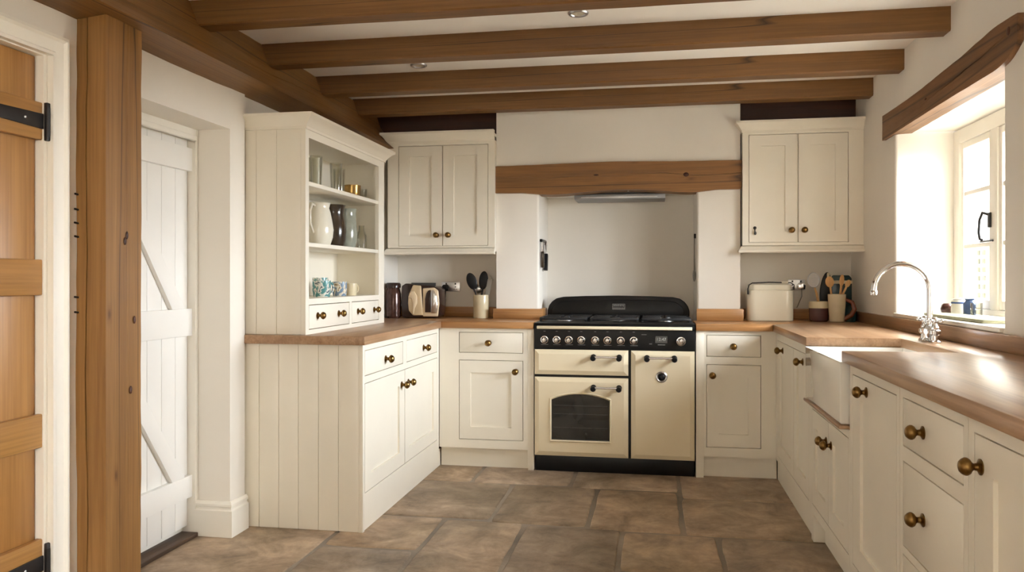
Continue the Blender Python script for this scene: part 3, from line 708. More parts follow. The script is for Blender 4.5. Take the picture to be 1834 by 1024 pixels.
mb = MB().prism([(SX0, 4.768), (SX0, SY1), (SX1, SY1), (SX1, SY0), (SX0, SY0), (SX0, 1.28), (XR-.001, 1.28), (XR-.001, 5.449), (1.249, 5.449)], 2, WT0, WT1, .003)
build(mb, 'worktop_board', 'top_y', wr)
mb = MB().prism([(.24, 4.767), (.6695, 4.767), (1.248, 5.4485), (CH1+.002, 5.4485), (CH1+.002, 5.178), (.24, 5.178)], 2, WT0, WT1, .003)
build(mb, 'worktop_board', 'top_x', wr)
build(MB().box(XR-.025, XR-.001, 1.28, 5.427, .90, .962, .002), 'upstand', 'top_y', wr)
build(MB().box(CH1+.02, XR-.026, 5.428, 5.449, .90, .968, .002), 'upstand', 'top_x', wr)
mb = MB().prism([(.262, 5.156), (CH1+.018, 5.156), (CH1+.018, 5.42), (CH1+.0005, 5.42), (CH1+.0005, 5.178), (.262, 5.178)], 2, .90, .974, .0025)
build(mb, 'pier_upstand', 'top_x', wr)

# ------------------------------------------------------------------ butler sink and tap
mb = MB()
x0, x1, y0, y1, zb, zt = .664, 1.075, 3.060, 3.742, .632, .8595
bm = mb.bm; t = .03
mb.box(x0, x1, y0, y1, zb, zt)
top = [f for f in bm.faces if all(abs(v.co.z-zt) < 1e-6 for v in f.verts)]
r = bmesh.ops.inset_region(bm, faces=top, thickness=t)
r2 = bmesh.ops.extrude_discrete_faces(bm, faces=top)
for f in r2['faces']:
    for v in f.verts: v.co.z -= .19; v.co.x += (.87-v.co.x)*.06; v.co.y += (3.4-v.co.y)*.06
mb._bev([e for e in bm.edges], .009, 3)
s = build(mb, 'butler_sink', 'fire', loc=(.87, 3.4, zb), smooth=60)
tag(s, 'white fireclay butler sink set into the oak worktop under the window', 'sink')
tp = thing('kitchen_tap', 'tall chrome swan-neck bridge tap standing behind the sink', 'tap', (1.127, 3.57, .90))
TX, TY = 1.127, 3.57
mb = MB(); pts = [(TX, TY, .965), (TX, TY, 1.0), (TX, TY, 1.06), (TX, TY, 1.116)]
for i in range(1, 19):
    a = PI*i/18*.985; pts.append((TX-.109+.109*math.cos(a), TY, 1.116+.109*math.sin(a)))
pts.append((TX-.2185, TY, 1.106)); mb.tube(pts, .0115, 16)
mb.lathe([(0, 0), (.0135, 0), (.0145, .004), (.0145, .016), (.012, .02), (0, .02)], (TX-.2185, TY, 1.094), (0, 0, 1), 18)
build(mb, 'spout', 'chrome', tp)
mb = MB()
mb.lathe([(0, 0), (.032, 0), (.033, .005), (.024, .01), (.019, .018), (.021, .03), (.028, .042), (.028, .056), (.02, .064), (.016, .075), (.0165, .085), (.0125, .09), (0, .09)], (TX, TY, .90), (0, 0, 1), 28)
mb.tube([(TX-.002, TY-.062, .948), (TX-.002, TY+.062, .948)], .016, 16)
for sgn in (-1, 1):
    mb.lathe([(0, 0), (.024, 0), (.025, .006), (.017, .012), (.015, .03), (.022, .036), (.022, .05), (.014, .056), (0, .058)], (TX, TY+sgn*.062, .90), (0, 0, 1), 24)
build(mb, 'tap_body', 'chrome', tp)
for sgn in (-1, 1):
    mb = MB(); c = Vector((TX, TY+sgn*.062, .955))
    mb.lathe([(0, 0), (.013, 0), (.016, .008), (.011, .016), (.010, .026), (.016, .032), (.016, .042), (.007, .05), (0, .051)], c, (0, 0, 1), 20)
    for k in range(4):
        a = PI/4+k*PI/2; d = Vector((math.cos(a), math.sin(a), 0))
        mb.tube([c+Vector((0, 0, .037)), c+Vector((0, 0, .037))+d*.026], [.0055, .0045], 10); mb.ball(c+Vector((0, 0, .037))+d*.029, .0075, u=12, v=8)
    build(mb, 'tap_handle', 'chrome', tp)

# ------------------------------------------------------------------ range cooker
ck = thing('range_cooker', 'cream and black range cooker standing in the chimney niche', 'cooker', (-.24, 5.05, 0))
C0, C1, CY = -.716, .235, 4.785
mb = MB(); mb.box(C0, C1, CY, 5.40, .095, .888); build(mb, 'cooker_body', 'black', ck)
build(MB().box(C0+.004, C1-.004, CY+.015, 5.38, 0.0, .096, .002), 'plinth', 'plastic', ck)
# control panel, leaning back slightly, with a rolled upper edge
mb = MB().prism([(CY-.018, .742), (CY-.008, .857), (CY-.012, .868), (CY-.012, .884), (CY-.002, .896), (CY+.03, .90), (CY+.05, .89), (CY+.05, .742)], 0, C0, C1, .004)
cp = build(mb, 'control_panel', 'black', ck)
mb = MB().prism([(CY-.024, .860), (CY-.03, .864), (CY-.03, .876), (CY-.024, .880), (CY-.004, .880), (CY-.004, .860)], 0, C0+.018, C1-.018, .002)
build(mb, 'towel_rail', 'enamel', ck)
KX = [-.653, -.579, -.505, -.431, -.348, -.275, -.196, -.120, .154]
for i, x in enumerate(KX):
    mb = MB(); k = 1.12 if i == 8 else 1
    c = (x, CY-.0135, .796)
    mb.lathe([(0, 0), (.0235*k, 0), (.0245*k, .002), (.0235*k, .004), (.019*k, .005)], c, (0, -1, -.07), 28)
    mb.lathe([(.0175*k, .004), (.0165*k, .012), (.013*k, .016), (.013*k, .026), (.0115*k, .03), (0, .031)], c, (0, -1, -.07), 24)
    kb = build(mb, 'control_knob', 'chrome', cp)
    mb = MB().lathe([(.0185*k, .0045), (.018*k, .0052), (.0172*k, .0095)], c, (0, -1, -.07), 24); build(mb, 'knob_skirt', 'plastic', kb)
    mb = MB(); mb.box(x-.0028, x+.0028, CY-.047, CY-.03, .783, .812, .0012); build(mb, 'knob_grip', 'chrome', kb)
def text(s, size, loc, rot, mat, parent, name, ext=.0004, align='CENTER'):
    cu = bpy.data.curves.new(name, 'FONT'); cu.body = s; cu.size = size; cu.extrude = ext; cu.align_x = align; cu.align_y = 'CENTER'
    t = bpy.data.objects.new(name, cu); me = bpy.data.meshes.new_from_object(t); bpy.data.objects.remove(t)
    Mx = Matrix.Translation(Vector(loc)) @ Matrix.Rotation(rot[2], 4, 'Z') @ Matrix.Rotation(rot[0], 4, 'X')
    me.transform(Matrix.Translation(-Vector(rootloc(parent))) @ Mx)
    me.materials.append(M[mat]); o = bpy.data.objects.new(name, me); COL.objects.link(o); o.parent = parent
    return o
# printed clock digits and marks on the panel
mb = MB()
mb.box(.005, .075, CY-.0155, CY-.0135, .785, .825); build(mb, 'clock_display', 'ovenglass', cp)
def mark(parent, *b):
    build(MB().box(*b), 'printed_mark', 'label_grey', parent, smooth=0)
for i, x in enumerate(KX[:8]):
    mark(cp, x-.006, x+.006, CY-.0096, CY-.0086, .846, .848); mark(cp, x-.02, x+.024, CY-.0168, CY-.0148, .7665, .768)
mark(cp, -.075, -.045, CY-.012, CY-.0105, .832, .834); mark(cp, .02, .062, CY-.0165, CY-.0145, .773, .7755); mark(cp, -.03, -.014, CY-.0165, CY-.0145, .778, .780)
text('12:47', .026, (.04, CY-.016, .806), (PI/2-.09, 0, 0), 'label_grey', cp, 'clock_digits')
# hob
mb = MB().box(C0+.006, C1-.006, CY+.03, 5.36, .886, .902, .004); hob = build(mb, 'hob', 'black', ck)
for cx in (-.55, -.24, .07):
    mb = MB()
    for y in (4.87, 5.29): mb.box(cx-.145, cx+.145, y-.007, y+.007, .912, .926, .003)
    for x in (cx-.14, cx, cx+.14): mb.box(x-.007, x+.007, 4.87, 5.29, .912, .926, .003)
    for y in (4.98, 5.18):
        mb.box(cx-.14, cx-.03, y-.006, y+.006, .912, .928, .003); mb.box(cx+.03, cx+.14, y-.006, y+.006, .912, .928, .003)
    for x in (cx-.14, cx+.14):
        for y in (4.88, 5.28): mb.box(x-.007, x+.007, y-.007, y+.007, .901, .914)
    build(mb, 'pan_support', 'iron', ck)
for bx, by, r in ((-.55, 4.98, .04), (-.55, 5.18, .034), (-.24, 5.08, .056), (.07, 4.98, .034), (.07, 5.18, .04)):
    mb = MB().lathe([(0, 0), (r+.012, 0), (r+.012, .004), (r, .008), (r, .014)], (bx, by, .902), n=28); b = build(mb, 'burner', 'steel', ck)
    build(MB().lathe([(0, .0205), (r*.5, .0205), (r*.93, .018), (r*.95, .0125), (0, .0125)][::-1], (bx, by, .902), n=28), 'burner_cap', 'iron', b)
# splashback
arc = [(-.705, .895), (-.705, .955), (-.695, .985), (-.675, 1.012), (-.645, 1.033), (-.60, 1.043), (-.45, 1.049), (-.24, 1.052), (-.03, 1.049), (.12, 1.043), (.165, 1.033), (.195, 1.012), (.215, .985), (.225, .955), (.225, .895)]
mb = MB().prism(arc, 1, 5.30, 5.335, .006, 3); sp = build(mb, 'splashback', 'black', ck, smooth=50)
mb = MB(); inner = [(-.24+(x+.24)*.93, .90+(z-.895)*.80) for x, z in arc]
mb.prism(inner, 1, 5.292, 5.302, .004, 2); build(mb, 'splashback_panel', 'black', sp, smooth=50)
mb = MB()
for x0, x1, z0, z1 in ((-.272, -.190, .996, .998), (-.272, -.270, .962, .998), (-.192, -.190, .962, .998), (-.272, -.190, .962, .964)): mb.box(x0, x1, 5.289, 5.2925, z0, z1)
bd = build(mb, 'badge', 'label_grey', sp)
mb = MB(); rr = random.Random(5)
for i in range(7):     # worn, illegible raised lettering in two rows
    x = -.265+i*.0103
    mb.box(x, x+.0022, 5.290, 5.2925, .980, .993); mb.box(x+.0045, x+.0065, 5.290, 5.2925, .980+.004*rr.random(), .993)
    mb.box(x, x+.0066, 5.290, 5.2925, .9915 if i % 2 else .986, .993 if i % 2 else .9875)
for i in range(10):
    x = -.266+i*.0075; mb.box(x, x+.0035, 5.290, 5.2925, .967, .974)
build(mb, 'badge_lettering', 'label_grey', bd, smooth=0)
# doors with chamfered edges
def pad(mb, x0, x1, z0, z1, y, th=.03, ch=.026, lift=.012):
    bm = mb.bm
    def ring(a, yy): return [bm.verts.new((px, yy, pz)) for px, pz in ((x0+a, z0+a), (x1-a, z0+a), (x1-a, z1-a), (x0+a, z1-a))]
    R = [ring(0, y), ring(0, y-th+lift), ring(.004, y-th+lift-.002), ring(ch, y-th), ]
    for A, B in zip(R, R[1:]):
        for k in range(4): bm.faces.new((A[k], A[(k+1) % 4], B[(k+1) % 4], B[k]))
    return R[-1]
def handle(parent, x0, x1, z, y):
    mb = MB(); mb.tube([(x0-.004, y-.042, z), (x1+.004, y-.042, z)], .0062, 14)
    for x in (x0, x1):
        mb.lathe([(0, 0), (.008, 0), (.009, .004), (.007, .008), (0, .009)], (x, y-.042, z), (-1 if x == x0 else 1, 0, 0), 12)
    h = build(mb, 'handle', 'chrome', parent)
    for x in (x0, x1):
        mb = MB(); mb.lathe([(0, 0), (.017, 0), (.016, .006), (.011, .014), (.012, .026), (.016, .034), (.017, .044), (.013, .052), (0, .055)], (x, y, z-.002), (0, -1, -.12), 20)
        build(mb, 'handle_post', 'plastic', h)
def pad_door(name, x0, x1, z0, z1):
    mb = MB(); r = pad(mb, x0, x1, z0, z1, CY+.002); mb.bm.faces.new(r)
    bmesh.ops.recalc_face_normals(mb.bm, faces=mb.bm.faces)
    return build(mb, name, 'enamel', ck, smooth=20)
FY = CY-.028
g = pad_door('grill_door', C0+.004, -.152, .588, .738); handle(g, -.357, -.205, .700, FY)
td = pad_door('tall_oven_door', -.136, C1-.004, .10, .738); handle(td, -.043, .115, .700, FY)
mb = MB().lathe([(0, 0), (.033, 0), (.033, .003), (.027, .008), (.023, .006), (.022, .004)], (.042, FY, .587), (0, -1, 0), 32); dl = build(mb, 'dial', 'steel', td)
mb = MB().lathe([(.019, .0035), (.016, .005), (.011, .010), (.010, .014), (0, .015)], (.042, FY, .587), (0, -1, 0), 24); build(mb, 'dial_centre', 'plastic', dl)
# oven door with arched window
ox0, ox1, oz0, oz1 = C0+.004, -.152, .10, .572
mb = MB(); r = pad(mb, ox0, ox1, oz0, oz1, CY+.002); bm = mb.bm
gx0, gx1, gz0, gz1, gt = -.609, -.262, .197, .438, .474
win = [(gx0, gz0), (gx1, gz0), (gx1, gz1)] + [(gx1-(gx1-gx0)*i/10, gz1+(gt-gz1)*math.sin(PI*i/10)**.8) for i in range(1, 10)] + [(gx0, gz1)]
wv = [bm.verts.new((x, CY+.002-.03, z)) for x, z in win]
n = len(wv)
bm.faces.new((r[0], r[1], wv[1], wv[0])); bm.faces.new((r[1], r[2], wv[2], wv[1])); bm.faces.new((r[2], r[3], wv[12], *wv[11:2:-1], wv[2])) if False else None
bm.faces.new([r[2], r[3]] + [wv[12]] + [wv[i] for i in range(11, 1, -1)])
bm.faces.new((r[3], r[0], wv[0], wv[12]))
back = [bm.verts.new((v.co.x, CY, v.co.z)) for v in wv]
for k in range(n): bm.faces.new((wv[k], wv[(k+1) % n], back[(k+1) % n], back[k]))
bmesh.ops.recalc_face_normals(bm, faces=bm.faces)
od = build(mb, 'oven_door', 'enamel', ck, smooth=20); handle(od, -.357, -.206, .519, FY)
mb = MB(); cxw, czw = (gx0+gx1)/2, (gz0+gz1)/2
w3 = [(x, z) for x, z in win]
outer = [(x+(.011 if x > cxw+.001 else -.011 if x < cxw-.001 else 0), z+(.011 if z > czw else -.011)) for x, z in win]
A = [mb.bm.verts.new((x, FY-.0005, z)) for x, z in outer]; A2 = [mb.bm.verts.new((x*.55+x2*.45, FY-.007, z*.55+z2*.45)) for (x, z), (x2, z2) in zip(outer, w3)]; B = [mb.bm.verts.new((x, FY-.001, z)) for x, z in w3]
for P_, Q_ in ((A, A2), (A2, B)):
    for k in range(n): mb.bm.faces.new((P_[k], P_[(k+1) % n], Q_[(k+1) % n], Q_[k]))
bmesh.ops.recalc_face_normals(mb.bm, faces=mb.bm.faces)
build(mb, 'window_trim', 'enamel', od)
mb = MB().prism(w3, 1, CY-.018, CY-.008); build(mb, 'oven_window', 'ovenglass', od, smooth=0)
mb = MB()
for z in (.352, .402, .27): mb.box(gx0+.012, gx1-.012, CY-.0186, CY-.0175, z, z+.0022)
build(mb, 'oven_rack', 'rack', od)

# extractor under the mantel
ex = thing('extractor_hood', 'slim steel extractor canopy tucked under the mantel beam', 'extractor', (-.23, 5.4, 1.69))
mb = MB().prism([(5.302, 1.690), (5.55, 1.690), (5.55, 1.734), (5.33, 1.734), (5.302, 1.722)], 0, -.525, .07, .003); build(mb, 'canopy', 'greysteel', ex)
build(MB().box(-.48, .02, 5.3005, 5.303, 1.700, 1.706, .001), 'trim_strip', 'steel', ex)

# ------------------------------------------------------------------ dresser top
CORN = [(0, 0), (.008, 0), (.008, .012), (.014, .018), (.022, .028), (.036, .044), (.050, .052), (.054, .056), (.054, .068), (0, .068)]
dr = thing('dresser', 'cream open-shelved dresser top standing on the left worktop', 'dresser', (-1.75, 4.04, .90))
DX, DY0, DY1, DZ = -1.60, 3.488, 4.585, 1.868
mb = MB(); exs = [-1.905, -1.848, -1.745, -1.6225]
for a, b in zip(exs, exs[1:]): mb.box(a+.0005, b-.0005, DY0, DY0+.018, .9005, DZ, .003)
build(mb, 'side_panel', 'cream', dr)
mb = MB(); mb.box(-1.905, -1.622, DY1-.018, DY1, .9005, DZ); build(mb, 'side_panel', 'cream', dr)
mb = MB(); mb.box(-1.905, -1.89, DY0+.018, DY1-.018, .9005, DZ); mb.box(-1.89, -1.622, DY0+.018, DY1-.018, 1.85, DZ); build(mb, 'back_panel', 'cream', dr)
F = Face('L', DX); mb = MB()
F.box(mb, DY0, 3.525, .9005, DZ, -.0225, 0); F.box(mb, 4.49, DY1, .9005, DZ, -.0225, 0)
F.box(mb, 3.525, 4.49, 1.826, DZ, -.0225, 0); F.box(mb, 3.525, 4.49, 1.040, 1.068, -.0225, 0); F.box(mb, 3.525, 4.49, .9005, .922, -.0225, 0); F.box(mb, 4.032, 4.064, .922, 1.04, -.0225, 0)
build(mb, 'face_frame', 'cream', dr)
for z0, z1 in ((1.602, 1.622), (1.314, 1.334), (1.048, 1.068)):
    build(MB().box(-1.89, DX-.003 if z0 > 1.1 else DX-.0226, DY0+.018, DY1-.018, z0, z1, .0015), 'shelf', 'cream', dr)
drawer(F, dr, 3.525, 4.032, .922, 1.04, kns=[(3.625, .985), (3.885, .985)], ks=.92); drawer(F, dr, 4.064, 4.49, .922, 1.04, kns=[(4.155, .985), (4.41, .985)], ks=.92)
build(MB().sweep([(-1.905, DY0), (DX, DY0), (DX, DY1), (-1.905, DY1)], [(d, z+DZ-.006) for d, z in CORN] ), 'cornice', 'cream', dr)
build(MB().box(-1.905, DX+.02, DY0-.02, DY1+.02, DZ+.05, DZ+.06), 'top_board', 'cream', dr)

# ------------------------------------------------------------------ wall cabinets
def wall_cab(label, x0, x1, fx0, fx1, doors, kns, side_left):
    w = thing('wall_cabinet', label, 'cabinet', ((x0+x1)/2, 5.3, 1.325), 'cream wall cabinets')
    F = Face('B', 5.13); mb = None
    carcass(F, w, x0, x1, 1.37, 2.075, .318, doors)
    for dd, k in zip(doors, kns): shaker(F, w, *dd, kn=k, stile=.072, rail=.068, ks=.95)
    pth = [(x0, 5.448), (x0, 5.13), (x1, 5.13)] if side_left else [(x0, 5.13), (x1, 5.13)]
    build(MB().sweep(pth, [(d*.8, z+2.07) for d, z in CORN]), 'cornice', 'cream', w)
    build(MB().box(x0, x1, 5.13, 5.448, 2.10, 2.12), 'top_board', 'cream', w)
    LP = [(-.02, 1.325), (.022, 1.325), (.026, 1.330), (.026, 1.340), (.018, 1.346), (.012, 1.358), (.004, 1.366), (-.02, 1.372)]
    build(MB().sweep(pth, LP), 'light_pelmet', 'cream', w)
    build(MB().box(x0+.01, x1, 5.15, 5.448, 1.345, 1.37), 'base_board', 'cream', w)
    return w
wall_cab('cream two-door wall cabinet left of the chimney above the toaster', -1.765, CH0-.001, 0, 0,
         [(-1.690, -1.384, 1.38, 2.05), (-1.384, -1.075, 1.38, 2.05)], [(-1.425, 1.453), (-1.343, 1.453)], True)
w = wall_cab('cream two-door wall cabinet right of the chimney above the bread bin', .540, XR-.001, 0, 0,
         [(.576, .869, 1.386, 2.056), (.869, 1.162, 1.386, 2.056)], [(.829, 1.462), (.905, 1.462)], True)
dl = [c for c in w.children if c.name.startswith('door')][0]
mb = MB().lathe([(0, 0), (.010, 0), (.010, .003), (0, .004)], (.613, 5.13, 1.478), (0, -1, 0), 16)
mb.tube([(.613, 5.124, 1.478), (.613, 5.116, 1.478)], .003, 8); mb.tube([(.613, 5.117, 1.474), (.611, 5.118, 1.455), (.615, 5.120, 1.440)], .004, 8); mb.ball((.614, 5.119, 1.445), .008, 1, .4, 1.4)
build(mb, 'lock_key', 'wrought', dl)

# ------------------------------------------------------------------ ceiling lights
for lb, x, y in (('round recessed ceiling light between the second and third joists', -1.268, 4.2), ('round recessed ceiling light in front of the second joist near the top edge', -.33, 3.5)):
    t = thing('recessed_light', lb, 'ceiling light', (x, y, ZC), 'recessed ceiling lights')
    build(MB().lathe([(.03, -.001), (.033, -.007), (.041, -.008), (.045, -.004), (.046, 0)], (x, y, ZC), n=32), 'bezel', 'steel', t)
    build(MB().lathe([(0, -.002), (.031, -.002)], (x, y, ZC), n=24), 'lens', 'cer_white', t)

# ------------------------------------------------------------------ sockets
def socket(label, x0, x1, z0, z1, y, plug):
    s = thing('wall_socket', label, 'socket', ((x0+x1)/2, y, (z0+z1)/2), 'steel wall sockets')
    build(MB().box(x0, x1, y-.008, y, z0, z1, .003), 'face_plate', 'steel', s)
    mb = MB(); xm = (x0+x1)/2; w = (x1-x0)/4
    for cx in (xm-w, xm+w):
        mb.box(cx-.004, cx+.004, y-.009, y-.007, z0+.028, z0+.036); mb.box(cx-.012, cx-.006, y-.009, y-.007, z0+.014, z0+.018); mb.box(cx+.006, cx+.012, y-.009, y-.007, z0+.014, z0+.018)
        mb.box(cx-.005, cx+.005, y-.012, y-.007, z1-.02, z1-.008, .001)
    build(mb, 'switch', 'plastic', s)
    cx = xm-w if plug == 'left' else xm+w
    mb = MB().prism([(cx-.022, z0+.004), (cx+.022, z0+.004), (cx+.026, z0+.03), (cx+.014, z0+.048), (cx-.014, z0+.048), (cx-.026, z0+.03)], 1, y-.045, y-.008, .005)
    mb.tube([(cx, y-.03, z0+.006), (cx, y-.035, z0-.04), (cx-.03, y-.03, .975)], .004, 8)
    build(mb, 'plug', 'plastic' if plug == 'left' else 'chrome', s)
socket('double steel wall socket with a dark plug, behind the left worktop', -1.475, -1.342, 1.075, 1.142, YB-.0005, 'left')
socket('steel wall socket on the back wall beside the cream bread bin', .86, .965, 1.09, 1.16, YB-.0005, 'right')

# ------------------------------------------------------------------ left worktop things
WZ = .9005
def vessel(name, label, cat, prof, c, mat, group=None, n=36, extra=None, smooth=50):
    mb = MB().lathe(prof, c, n=n)
    o = build(mb, name, mat, loc=c, smooth=smooth); return tag(o, label, cat, group)
# toaster (dark shell, cream front, chrome end)
to = thing('toaster', 'dark brown and cream toaster with chrome end under the left wall cabinet', 'toaster', (-1.53, 5.2, WZ))
mb = MB().prism([(-1.665, WZ+.012), (-1.655, WZ+.004), (-1.43, WZ+.004), (-1.412, WZ+.02), (-1.405, WZ+.12), (-1.412, WZ+.19), (-1.44, WZ+.212), (-1.64, WZ+.232), (-1.668, WZ+.215), (-1.672, WZ+.10)], 1, 5.13, 5.30, .012, 3)
build(mb, 'shell', 'brownpl', to, smooth=50)
mb = MB().prism([(-1.585, WZ+.018), (-1.615, WZ+.05), (-1.620, WZ+.10), (-1.617, WZ+.15), (-1.60, WZ+.19), (-1.585, WZ+.222), (-1.53, WZ+.217), (-1.515, WZ+.02)], 1, 5.114, 5.134, .008, 3)
fp = build(mb, 'front_panel', 'tan', to, smooth=50)
mb = MB(); cres = [(-1.615, WZ+.14), (-1.60, WZ+.178), (-1.575, WZ+.182), (-1.555, WZ+.15), (-1.553, WZ+.10), (-1.572, WZ+.065), (-1.578, WZ+.025), (-1.588, WZ+.035), (-1.583, WZ+.09), (-1.592, WZ+.13)]
mb.prism(cres, 1, 5.109, 5.116, .003); build(mb, 'crescent_trim', 'crescent', fp, smooth=50)
mb = MB().prism([(-1.518, WZ+.012), (-1.518, WZ+.20), (-1.44, WZ+.205), (-1.412, WZ+.185), (-1.405, WZ+.10), (-1.415, WZ+.012)], 1, 5.118, 5.134, .007, 3)
en = build(mb, 'end_panel', 'crescent', to, smooth=50)
ar = [(-1.50, WZ+.04), (-1.50, WZ+.13), (-1.492, WZ+.165), (-1.478, WZ+.185), (-1.462, WZ+.19), (-1.462, WZ+.04)]
build(MB().prism(ar, 1, 5.112, 5.120, .002), 'arch_slot', 'brownpl', en)
mb = MB().prism([(-1.459, WZ+.035), (-1.459, WZ+.185), (-1.44, WZ+.19), (-1.42, WZ+.15), (-1.412, WZ+.09), (-1.42, WZ+.035)], 1, 5.106, 5.120, .006, 3)
build(mb, 'chrome_plate', 'chrome', en, smooth=50)
mb = MB(); mb.box(-1.62, -1.45, 5.19, 5.205, WZ+.205, WZ+.236, .003); build(mb, 'bread_slot', 'pocket', to)
# dark jar beside the dresser
j = thing('storage_jar', 'dark brown glazed jar beside the dresser, left of the toaster', 'jar', (-1.732, 5.15, WZ))
mb = MB().lathe([(0, 0), (.04, 0), (.05, .012), (.053, .06), (.052, .16), (.045, .19), (.042, .2)], (-1.732, 5.15, WZ), n=32); build(mb, 'jar_body', 'copper', j)
build(MB().lathe([(.042, .2), (.05, .203), (.051, .225), (.044, .236), (0, .238)], (-1.732, 5.15, WZ), n=32), 'lid', 'brownpl', j)
# utensil crock with utensils
cc = (-1.142, 5.22, WZ)
vessel('utensil_crock', 'cream stoneware crock holding black spoons beside the chimney pier', 'crock',
       [(0, 0), (.05, 0), (.053, .004), (.053, .150), (.051, .156), (.047, .154), (.046, .02), (0, .018)], cc, 'crock')
def spoon(name, label, cat, foot, head, mat, hw, hl, hr=.006, group=None, slots=False, thick=.22):
    foot, head = Vector(foot), Vector(head); d = (head-foot).normalized(); mb = MB()
    n = 10; pts = [foot.lerp(head, i/n) for i in range(n+1)]
    mb.tube(pts, [hr*(1-.15*i/n) for i in range(n+1)], 10)
    # bowl: flattened ellipsoid facing the room
    m = Matrix.Translation(head+d*hl*.85) @ Vector((0, 0, 1)).rotation_difference(d).to_matrix().to_4x4() @ Matrix.Diagonal((hw, hw*thick, hl, 1))
    bmesh.ops.create_uvsphere(mb.bm, u_segments=20, v_segments=14, radius=1, matrix=m)
    o = build(mb, name, mat, loc=foot, smooth=60); return tag(o, label, cat, group)
b = Vector(cc)
spoon('serving_spoon', 'black nylon spoon leaning left in the cream crock', 'spoon', b+Vector((.01, 0, .022)), b+Vector((-.048, -.006, .200)), 'plastic', .034, .058, group='utensils in the cream crock')
spoon('serving_spoon', 'black nylon spoon standing upright in the middle of the cream crock', 'spoon', b+Vector((-.012, .012, .022)), b+Vector((.008, .01, .200)), 'plastic', .031, .062, group='utensils in the cream crock')
spoon('ladle', 'grey steel ladle with its bowl low behind the black spoons', 'ladle', b+Vector((.02, .034, .03)), b+Vector((-.022, .037, .17)), 'steel', .037, .032, group='utensils in the cream crock', thick=.5)
mb = MB().prism([(-.010, 0), (.010, 0), (.014, .12), (.020, .24), (.004, .252), (-.016, .238), (-.014, .12)], 1, -.003, .003, .002)
mb.bm.transform(Matrix.Translation(b+Vector((.016, -.012, .024))) @ Matrix.Rotation(.20, 4, 'Y'))
tag(build(mb, 'spatula', 'grey_ut', loc=b+Vector((.016, -.012, .024))), 'grey-beige flat spatula leaning right in the cream crock', 'spatula', 'utensils in the cream crock')

# ------------------------------------------------------------------ things hanging in the niche
def blade_tool(name, label, cat, y, zt, l, mat, tilt, wd, group, thick):
    """black handled tool on a hook, against the left cheek of the niche"""
    x = -.741; mb = MB()
    o = thing(name, label, cat, (x, y, zt), group)
    m = Matrix.Translation((x, y, zt)) @ Matrix.Rotation(tilt, 4, 'X')
    mb.prism([(-wd, -l*.98), (0, -l), (wd, -l*.98), (wd*1.05, -l*.5), (wd*.7, -l*.42), (-wd*.7, -l*.42), (-wd*1.05, -l*.5)], 0, .002, thick, .004); mb.bm.transform(m); build(mb, 'grip', mat, o)
    mb = MB().prism([(-wd*.6, -l*.45), (wd*.6, -l*.45), (wd*.7, -.02), (0, 0.0), (-wd*.7, -.02)], 0, .004, thick*.7, .001); mb.bm.transform(m); build(mb, 'shank', 'steel', o)
    return o
blade_tool('hanging_scissors', 'dark handled scissors hanging on the left cheek of the niche, nearer the room', 'scissors', 5.235, 1.425, .19, 'cer_brown', .02, .016, 'tools hanging on the niche cheek', .022)
blade_tool('hanging_knife', 'black handled knife hanging deeper on the left cheek of the niche', 'knife', 5.40, 1.415, .20, 'plastic', -.18, .022, 'tools hanging on the niche cheek', .028)
build_h = MB().box(-.7455, -.728, 5.21, 5.43, 1.408, 1.426, .004)
tag(build(build_h, 'magnetic_rack', 'plastic', loc=(-.74, 5.33, 1.42)), 'short dark rack bar on the left cheek of the niche', 'rack')
lad = thing('hanging_ladle', 'long grey ladle hanging from a black hook on the right cheek of the niche', 'ladle', (.258, 5.3, 1.44))
build(MB().box(.252, .2655, 5.285, 5.315, 1.425, 1.455, .004), 'hook', 'wrought', lad)
mb = MB().tube([(.256, 5.30, 1.43), (.255, 5.30, 1.32), (.256, 5.30, 1.22)], [.004, .004, .006], 10); mb.ball((.254, 5.30, 1.185), .036, .28, .9, 1.15); build(mb, 'ladle_bowl', 'grey_ut', lad)

# ------------------------------------------------------------------ right worktop things
bb = thing('bread_bin', 'cream enamel bread bin with a wire bail on the right worktop', 'bread bin', (.713, 5.24, WZ))
def rounded(x0, x1, y0, y1, r, n=6):
    out = []
    for cx, cy, a0 in ((x1-r, y0+r, -PI/2), (x1-r, y1-r, 0), (x0+r, y1-r, PI/2), (x0+r, y0+r, PI)):
        out += [(cx+r*math.cos(a0+PI/2*i/n), cy+r*math.sin(a0+PI/2*i/n)) for i in range(n+1)]
    return out
build(MB().prism(rounded(.574, .852, 5.15, 5.33, .05), 2, WZ, WZ+.192, .006, 3), 'bin_body', 'bread', bb, smooth=50)
build(MB().prism(rounded(.586, .842, 5.160, 5.32, .045), 2, WZ+.19, WZ+.228, .012, 3), 'lid', 'bread', bb, smooth=50)
mb = MB().tube([(.578, 5.18, WZ+.175), (.574, 5.16, WZ+.20), (.582, 5.155, WZ+.225), (.60, 5.155, WZ+.236), (.70, 5.155, WZ+.241), (.83, 5.155, WZ+.238), (.85, 5.16, WZ+.225), (.853, 5.17, WZ+.20)], .0035, 8)
mb.box(.572, .582, 5.165, 5.19, WZ+.165, WZ+.19, .002); mb.box(.845, .856, 5.165, 5.19, WZ+.195, WZ+.215, .002)
build(mb, 'bail_handle', 'wrought', bb)
mb = MB().box(.775, .815, 5.15, 5.162, WZ+.236, WZ+.246, .004); build(mb, 'grip', 'bread', bb)

